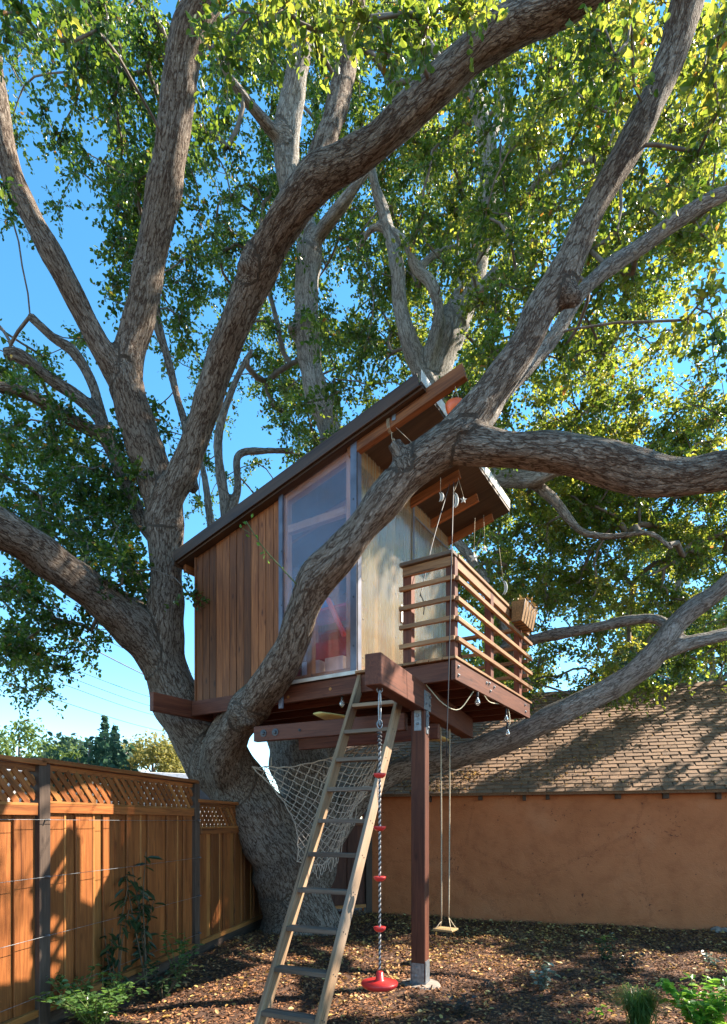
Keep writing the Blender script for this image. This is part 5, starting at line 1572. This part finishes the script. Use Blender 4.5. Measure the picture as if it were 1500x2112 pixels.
# stay on the yard side of fence and wall
q = np.stack([gx, gy], 1)
ok &= ((q - np.array([FP1.x, FP1.y])) @ np.array([fn.x, fn.y]) > 0.05)
ok &= ((q - np.array([W0.x, W0.y])) @ np.array([wn_.x, wn_.y]) > 0.03) | (gx < 0)
gx, gy = gx[ok], gy[ok]; n = len(gx)
gz = np.array([ground_z(a, b2) for a, b2 in zip(gx, gy)])
dr = rng.normal(0, 1, (n, 3)); dr[:, 2] *= 0.28
nmv = rng.normal(0, 0.35, (n, 3)); nmv[:, 2] = 1
ln = rng.uniform(0.018, 0.055, n)
pos = np.stack([gx, gy, gz + 0.004 + rng.uniform(0, 0.016, n)], 1)
CV = leaf_verts(pos, dr, nmv, ln, ln * rng.uniform(0.25, 0.5, n), 0.25)
tag(quads_mesh('mulch_chips', CV, LEAFQ, np.clip(rng.beta(2, 2.4, n) + 0.16 * np.sin(1.9 * pos[:, 0] + 2 * np.sin(1.3 * pos[:, 1])) * np.cos(2.3 * pos[:, 1]) + 0.08 * np.sin(6 * pos[:, 0] + 4 * pos[:, 1]), 0, 1), M['chip']), 'red-brown bark mulch covering the yard', 'mulch', kind='stuff')


def fallen(name, pos, label, scale=1.0):
    n = len(pos)
    dr = rng.normal(0, 1, (n, 3)); dr[:, 2] *= 0.25
    nmv = rng.normal(0, 0.35, (n, 3)); nmv[:, 2] = 1
    ln = rng.uniform(0.022, 0.062, n) * scale
    return tag(quads_mesh(name, leaf_verts(pos, dr, nmv, ln, ln * 0.62, 0.3), LEAFQ, rng.random(n), M['fallen']), label, 'leaves', kind='stuff')


n = 21000
gx = rng.uniform(-3, 6.3, n); gy = rng.uniform(3.7, 10.3, n)
dens = 0.35 + 0.65 * np.clip((gy - 5.2) / 3.5, 0, 1) * np.clip((gx + 2.2) / 2.4, 0.15, 1)
dens *= np.clip(0.75 + 0.55 * np.sin(2.1 * gx + 1.2 * np.sin(1.7 * gy)) * np.cos(2.6 * gy + 0.8 * gx) + 0.35 * np.sin(5.3 * gx - 3.1 * gy), 0.12, 1.3)
dw_ = (np.stack([gx, gy], 1) - np.array([W0.x, W0.y])) @ np.array([wn_.x, wn_.y])
dens += 0.5 * np.exp(-np.abs(dw_) / 0.25) * (gx > 0)
q = np.stack([gx, gy], 1)
ok = (rng.random(n) < dens) & ((q - np.array([FP1.x, FP1.y])) @ np.array([fn.x, fn.y]) > 0.08) & (((q - np.array([W0.x, W0.y])) @ np.array([wn_.x, wn_.y]) > 0.03) | (gx < 0))
gx, gy = gx[ok], gy[ok]
gz = np.array([ground_z(a, b2) for a, b2 in zip(gx, gy)])
fallen('fallen_leaves', np.stack([gx, gy, gz + rng.uniform(0.014, 0.028, len(gx))], 1), 'yellow fallen oak leaves scattered over the mulch')
lr = []
for _ in range(26):
    s0, u0 = rng.uniform(0.2, 4.2), rng.uniform(0.05, 1.5)
    for _ in range(rng.integers(10, 60)):
        s, u = s0 + rng.normal(0, 0.22), u0 + rng.normal(0, 0.09)
        if u > 0.02: lr.append(tuple(eave + wd * s + rs * u + rn * 0.026))
for _ in range(260):
    lr.append(tuple(eave + wd * rng.uniform(-1, 6) + rs * rng.uniform(0.02, 3.4) + rn * 0.026))
fallen('roof_leaves', np.array(lr), 'yellow fallen leaves lying in drifts on the shingle roof', 0.85)

# ================================================================== PLANTS IN THE YARD
def plant(name, label, base, stems, leaf_n, L, mat, smat='stem', group=None, spread=0.35, droop=0.5, lsize=0.05, cat='shrub', slim=1.0):
    base = Vector(base)
    o = thing(name, base, label, cat, group)
    st = MB()
    P, D, Nn = [], [], []
    for k in range(stems):
        a = random.uniform(0, 2 * math.pi)
        h = L * random.uniform(0.6, 1.0)
        e = base + Vector((math.cos(a) * spread * h * random.uniform(.4, 1.2), math.sin(a) * spread * h * random.uniform(.4, 1.2), h))
        mid = (base + e) / 2 + Vector((random.uniform(-.05, .05), random.uniform(-.05, .05), h * 0.12))
        pts = spline([tuple(base - UP * .03), tuple(mid), tuple(e)], 0.03)
        V, Fc = tube_arrays(pts, np.linspace(0.007, 0.003, len(pts)) * (0.6 + L * .5), 5)
        st.add(V, Fc)
        for _ in range(leaf_n // stems):
            u = random.uniform(0.12, 1.0) ** 0.7
            p = pts[min(len(pts) - 1, int(u * len(pts)))]
            aa = random.uniform(0, 2 * math.pi)
            P.append(p + rng.normal(0, 0.015, 3)); D.append((math.cos(aa), math.sin(aa), random.uniform(-droop, 0.6 - droop * .3)))
            Nn.append(tuple(rng.normal(0, .3, 3) + np.array([0, 0, 1])))
    st.build('stems', M[smat], o)
    P, D, Nn, LL = np.array(P), np.array(D), np.array(Nn), rng.uniform(0.7, 1.25, len(P)) * lsize
    pm_ = rng.permutation(len(P)); P, D, Nn, LL = P[pm_], D[pm_], Nn[pm_], LL[pm_]
    leaf_objects(P[:290], D[:290], Nn[:290], LL[:290], M[mat], o, slim)
    if len(P) > 290:
        quads_mesh('foliage', leaf_verts(P[290:], D[290:], Nn[290:], LL[290:], LL[290:] * .6 * slim), LEAFQ, rng.random(len(P) - 290), M[mat + '_mass'], o)['kind'] = 'stuff'
    return o


def near_fence(s, d):
    return FP1 + fd * s + fn * d


plant('climbing_plant', 'leggy dark green plant with long narrow leaves climbing the fence wires, taller one', near_fence(1.25, 0.13), 5, 95, 1.35, 'leafdark', spread=0.22, droop=1.0, lsize=0.13, cat='climber', slim=0.42)
plant('climbing_plant', 'leggy dark green plant with narrow drooping leaves on the fence, nearer the left post', near_fence(0.75, 0.15), 4, 70, 1.05, 'leafdark', spread=0.16, droop=1.0, lsize=0.12, cat='climber', slim=0.42)
plant('leafy_shrub', 'low glossy green shrub at the foot of the fence in the corner', Vector(gpt(200, 2125)), 34, 900, 0.42, 'leafmid', 'greenstem', spread=1.1, droop=.3, lsize=0.048)
plant('leafy_shrub', 'dark green shrub with upright shoots below the fence wires', near_fence(1.55, 0.30), 7, 110, 0.55, 'leafmid', 'greenstem', spread=0.55, droop=.3, lsize=0.065)
plant('leafy_shrub', 'darkest low bushy shrub on the mulch beside the fence shrubs', Vector(gpt(335, 2060)), 11, 190, 0.34, 'leafdark', spread=0.8, droop=.3, lsize=0.05)
plant('seedling', 'small dark evergreen seedling standing against the stucco wall', Vector(gpt(1243, 1985)), 6, 120, 0.36, 'leafdark', spread=0.35, lsize=0.05, cat='plant')
plant('seedling', 'dark purple-leaved plant just right of the evergreen seedling', Vector(gpt(1300, 2005)), 6, 70, 0.24, 'leafpurple', spread=0.7, lsize=0.055, cat='plant')
plant('seedling', 'pale grey-green leaved plant alone on the mulch right of the post', Vector(gpt(1120, 2045)), 6, 60, 0.25, 'leafgrey', spread=0.6, lsize=0.065, cat='plant')
plant('seedling', 'grey-green seedling at the right edge below the broken footing', Vector(gpt(1475, 1995)), 5, 50, 0.14, 'leafgrey', spread=1.1, lsize=0.055, cat='plant')
plant('seedling', 'dark low plant at the bottom right of the concrete pad', Vector(gpt(950, 2100)), 6, 70, 0.18, 'leafpurple', spread=0.9, lsize=0.05, cat='plant')
plant('seedling', 'small dark wilted plant beside the concrete pad on the mulch', Vector(gpt(1015, 2045)), 4, 26, 0.10, 'leafpurple', spread=1.2, lsize=0.05, cat='plant')
plant('seedling', 'tiny bright green sprout left of the grass clump', Vector(gpt(1228, 2100)), 3, 12, 0.09, 'leafbright', 'greenstem', spread=0.9, lsize=0.05, cat='plant')
plant('seedling', 'tiny flat green sprout at the bottom edge of the picture', Vector(gpt(1190, 2118)), 3, 10, 0.05, 'leafbright', 'greenstem', spread=1.2, lsize=0.06, cat='plant')
plant('leafy_plant', 'bright green broad-leaved plant in the bottom right corner', Vector(gpt(1450, 2135)), 20, 420, 0.40, 'leafbright', 'greenstem', spread=0.85, droop=.5, lsize=0.08, cat='plant')
gb = Vector(gpt(1320, 2118))
n = 800
az = rng.uniform(0, 2 * np.pi, n); ln = rng.uniform(0.2, 0.48, n); out_ = rng.uniform(0.25, 1.0, n)
gv = np.empty((n, 6, 3))
for i in range(n):
    d = np.array([math.cos(az[i]), math.sin(az[i]), 0]); s = np.array([-d[1], d[0], 0]) * 0.0028
    b0 = np.array(gb) + rng.normal(0, 0.03, 3) * np.array([1, 1, 0])
    m1 = b0 + d * ln[i] * 0.35 * out_[i] + np.array([0, 0, ln[i] * 0.62])
    e1 = b0 + d * ln[i] * 0.85 * out_[i] + np.array([0, 0, ln[i] * (0.80 - 0.42 * out_[i])])
    gv[i] = [b0 - s, b0 + s, m1 + s, m1 - s, e1 + s * .15, e1 - s * .15]
gt = thing('grass_clump', gb, 'arching clump of fine green grass blades on the mulch', 'grass')
quads_mesh('blades', gv, [(0, 1, 2, 3), (3, 2, 4, 5)], rng.random(n), M['grassb'], gt)['kind'] = 'stuff'

# ================================================================== BEYOND THE YARD
def far_tree(name, label, base, h, rad, mat, nl=2600, ls=0.35, conif=False, trunk_h=0.45):
    base = Vector(base)
    o = thing(name, base, label, 'tree', 'trees beyond the yard')
    b = MB()
    b.tube([base - UP * .2, base + UP * h * trunk_h, base + UP * h * 0.9], [h * 0.028, h * 0.02, h * 0.006], 7, 0.5)
    for k in range(7):
        a = random.uniform(0, 6.28); z0 = h * random.uniform(.3, .7)
        b.tube([base + UP * z0, base + UP * (z0 + h * .13) + Vector((math.cos(a), math.sin(a), 0)) * rad * .6], [h * .01, h * .003], 5, 0.5)
    b.build('trunk', M['twig'], o)
    P, Tn = [], []
    if conif:
        for _ in range(nl):
            u = rng.random() ** 0.8
            a = rng.uniform(0, 6.28); lay = round(u * 16) / 16
            r = rad * (1 - lay) * rng.uniform(0.15, 1) + 0.05
            P.append((base.x + math.cos(a) * r, base.y + math.sin(a) * r, base.z + h * (0.08 + 0.92 * lay) - 0.25 * r + rng.normal(0, .08)))
            Tn.append(rng.random())
    else:
        blobs = []
        for _ in range(26):
            v = rdir(1)[0]
            blobs.append((np.array([v[0] * rad * .75, v[1] * rad * .75, h * (0.62 + 0.30 * v[2])]), rad * rng.uniform(.22, .42)))
        for _ in range(nl):
            c, br_ = blobs[rng.integers(len(blobs))]
            p = c + rdir(1)[0] * br_ * rng.uniform(.5, 1.05)
            P.append(tuple(np.array(base) + p)); Tn.append(np.clip(rng.random() * .7 + .3 * (p[2] / h - .4), 0, 1))
    P = np.array(P); n = len(P)
    dr = rdir(n) + np.array([0, 0, -.3])
    ln = rng.uniform(.6, 1.3, n) * ls
    quads_mesh('crown', leaf_verts(P, dr, rdir(n) + np.array([0, 0, .6]), ln, ln * .6), LEAFQ, np.array(Tn), M[mat], o)['kind'] = 'stuff'
    return o


def gp(px, Y):
    return ((px - CX) / F_PX * Y, Y, 0)


# heights from the photo: top pixel row at that distance
def hh_(py, Y):
    return EYE + (HY - py) / F_PX * Y


far_tree('garden_tree', 'round green tree far left beyond the fence, tallest on the left', gp(40, 40), hh_(1490, 40), 3.2, 'bgleaf', 5200, .26)
far_tree('garden_tree', 'mid green tree beyond the fence between the left tree and dark shrub', gp(118, 46), hh_(1515, 46), 3.0, 'bgleaf', 4200, .28)
far_tree('garden_tree', 'green tree at the very left edge beyond the fence', gp(-40, 36), hh_(1505, 36), 3.0, 'bgleaf', 3600, .26)
far_tree('garden_tree', 'yellow autumn tree beyond the fence just left of the oak trunk', gp(315, 44), hh_(1520, 44), 3.1, 'bgyellow', 5200, .26)
far_tree('garden_tree', 'second yellowing tree beyond the fence, right of the dark shrub', gp(262, 50), hh_(1528, 50), 2.8, 'bgyellow', 4000, .26)
far_tree('garden_tree', 'green tree beyond the fence partly hidden by the oak trunk', gp(378, 50), hh_(1532, 50), 2.6, 'bgleaf', 3600, .26)
far_tree('conifer', 'slim dark conifer poking above the shrub beyond the fence', gp(216, 38), hh_(1482, 38), 1.7, 'bgblue', 2600, .24, True)
far_tree('conifer', 'shorter blue-green conifer beside the slim one beyond the fence', gp(238, 40), hh_(1502, 40), 1.8, 'bgblue', 2200, .24, True)
far_tree('garden_tree', 'dark leafy shrub tree just behind the redwood fence', gp(185, 9.5), hh_(1500, 9.5), 0.85, 'bgblue', 2600, .11, trunk_h=.6)
far_tree('evergreen_tree', 'dense dark blue-green tree behind the shingle roof at the right edge', gp(1470, 21), hh_(1255, 21), 3.0, 'bgblue', 9000, .24)
far_tree('evergreen_tree', 'dark green tree behind the roof ridge under the low limb', gp(1330, 24), hh_(1300, 24), 2.4, 'bgblue', 6000, .24)
far_tree('evergreen_tree', 'tall blue-green tree seen through gaps above the roof', gp(1400, 28), hh_(1040, 28), 3.0, 'bgblue', 8000, .26)
far_tree('evergreen_tree', 'pale green tree behind the deck railing beyond the roof', gp(1010, 25), hh_(1230, 25), 2.2, 'bgleaf', 6000, .24)
for (px0, px1, Y, zt, lab) in ((-60, 190, 22, 1575, 'pale flat-roofed house behind the left end of the fence'), (190, 470, 26, 1590, 'pale low house behind the fence, right of the dark shrub')):
    a, b2 = Vector(gp(px0, Y)), Vector(gp(px1, Y + 3))
    z = hh_(zt, Y)
    ho_ = thing('far_house', a, lab, 'house')
    dr_ = (b2 - a).normalized()
    pr_ = Vector((-dr_.y, dr_.x, 0))
    prism('wall', a - UP * .1, dr_, UP, [(0, 0), ((b2 - a).length, 0), ((b2 - a).length, z - .2), (0, z - .2)], -3.0, M['housewall'], ho_)
    rf_ = board('roof', a - dr_ * .4 + pr_ * 1.5 + UP * (z - .1), b2 + dr_ * .4 + pr_ * 1.5 + UP * (z - .12), 3.8, 0.25, pr_, M['roofwhite'], ho_, 0.02)
    for k in range(3):
        c = a + dr_ * ((b2 - a).length * (k + .5) / 3) - pr_ * 0.03 + UP * (z - 1.0)
        wnd = board('window', c - dr_ * .5, c + dr_ * .5, 0.8, 0.06, UP, M['white'], ho_)
        board('pane', c - dr_ * .44 - pr_ * .02, c + dr_ * .44 - pr_ * .02, 0.68, 0.06, UP, M['iron'], wnd)
wl = [((-30, 1395), (430, 1525)), ((-30, 1352), (430, 1500)), ((-30, 1330), (430, 1485)), ((60, 1270), (430, 1440)), ((-30, 1308), (430, 1468)), ((20, 1225), (430, 1400))]
wlab = ['lowest', 'second lowest', 'third lowest', 'second highest', 'fourth from bottom', 'highest']
for i, ((x0, y0), (x1, y1)) in enumerate(wl):
    a, b2 = W(x0, y0, 15), W(x1, y1, 34)
    mid = (a + b2) / 2 - UP * 0.25
    r = 0.011 if i != 3 else 0.024
    tag(MB().tube([a, mid, b2], r, 5, 1.0).build('power_line', M['wire'] if i != 3 else M['alu']), wlab[i] + ' overhead cable crossing the sky left of the oak trunk', 'cable', 'overhead cables')
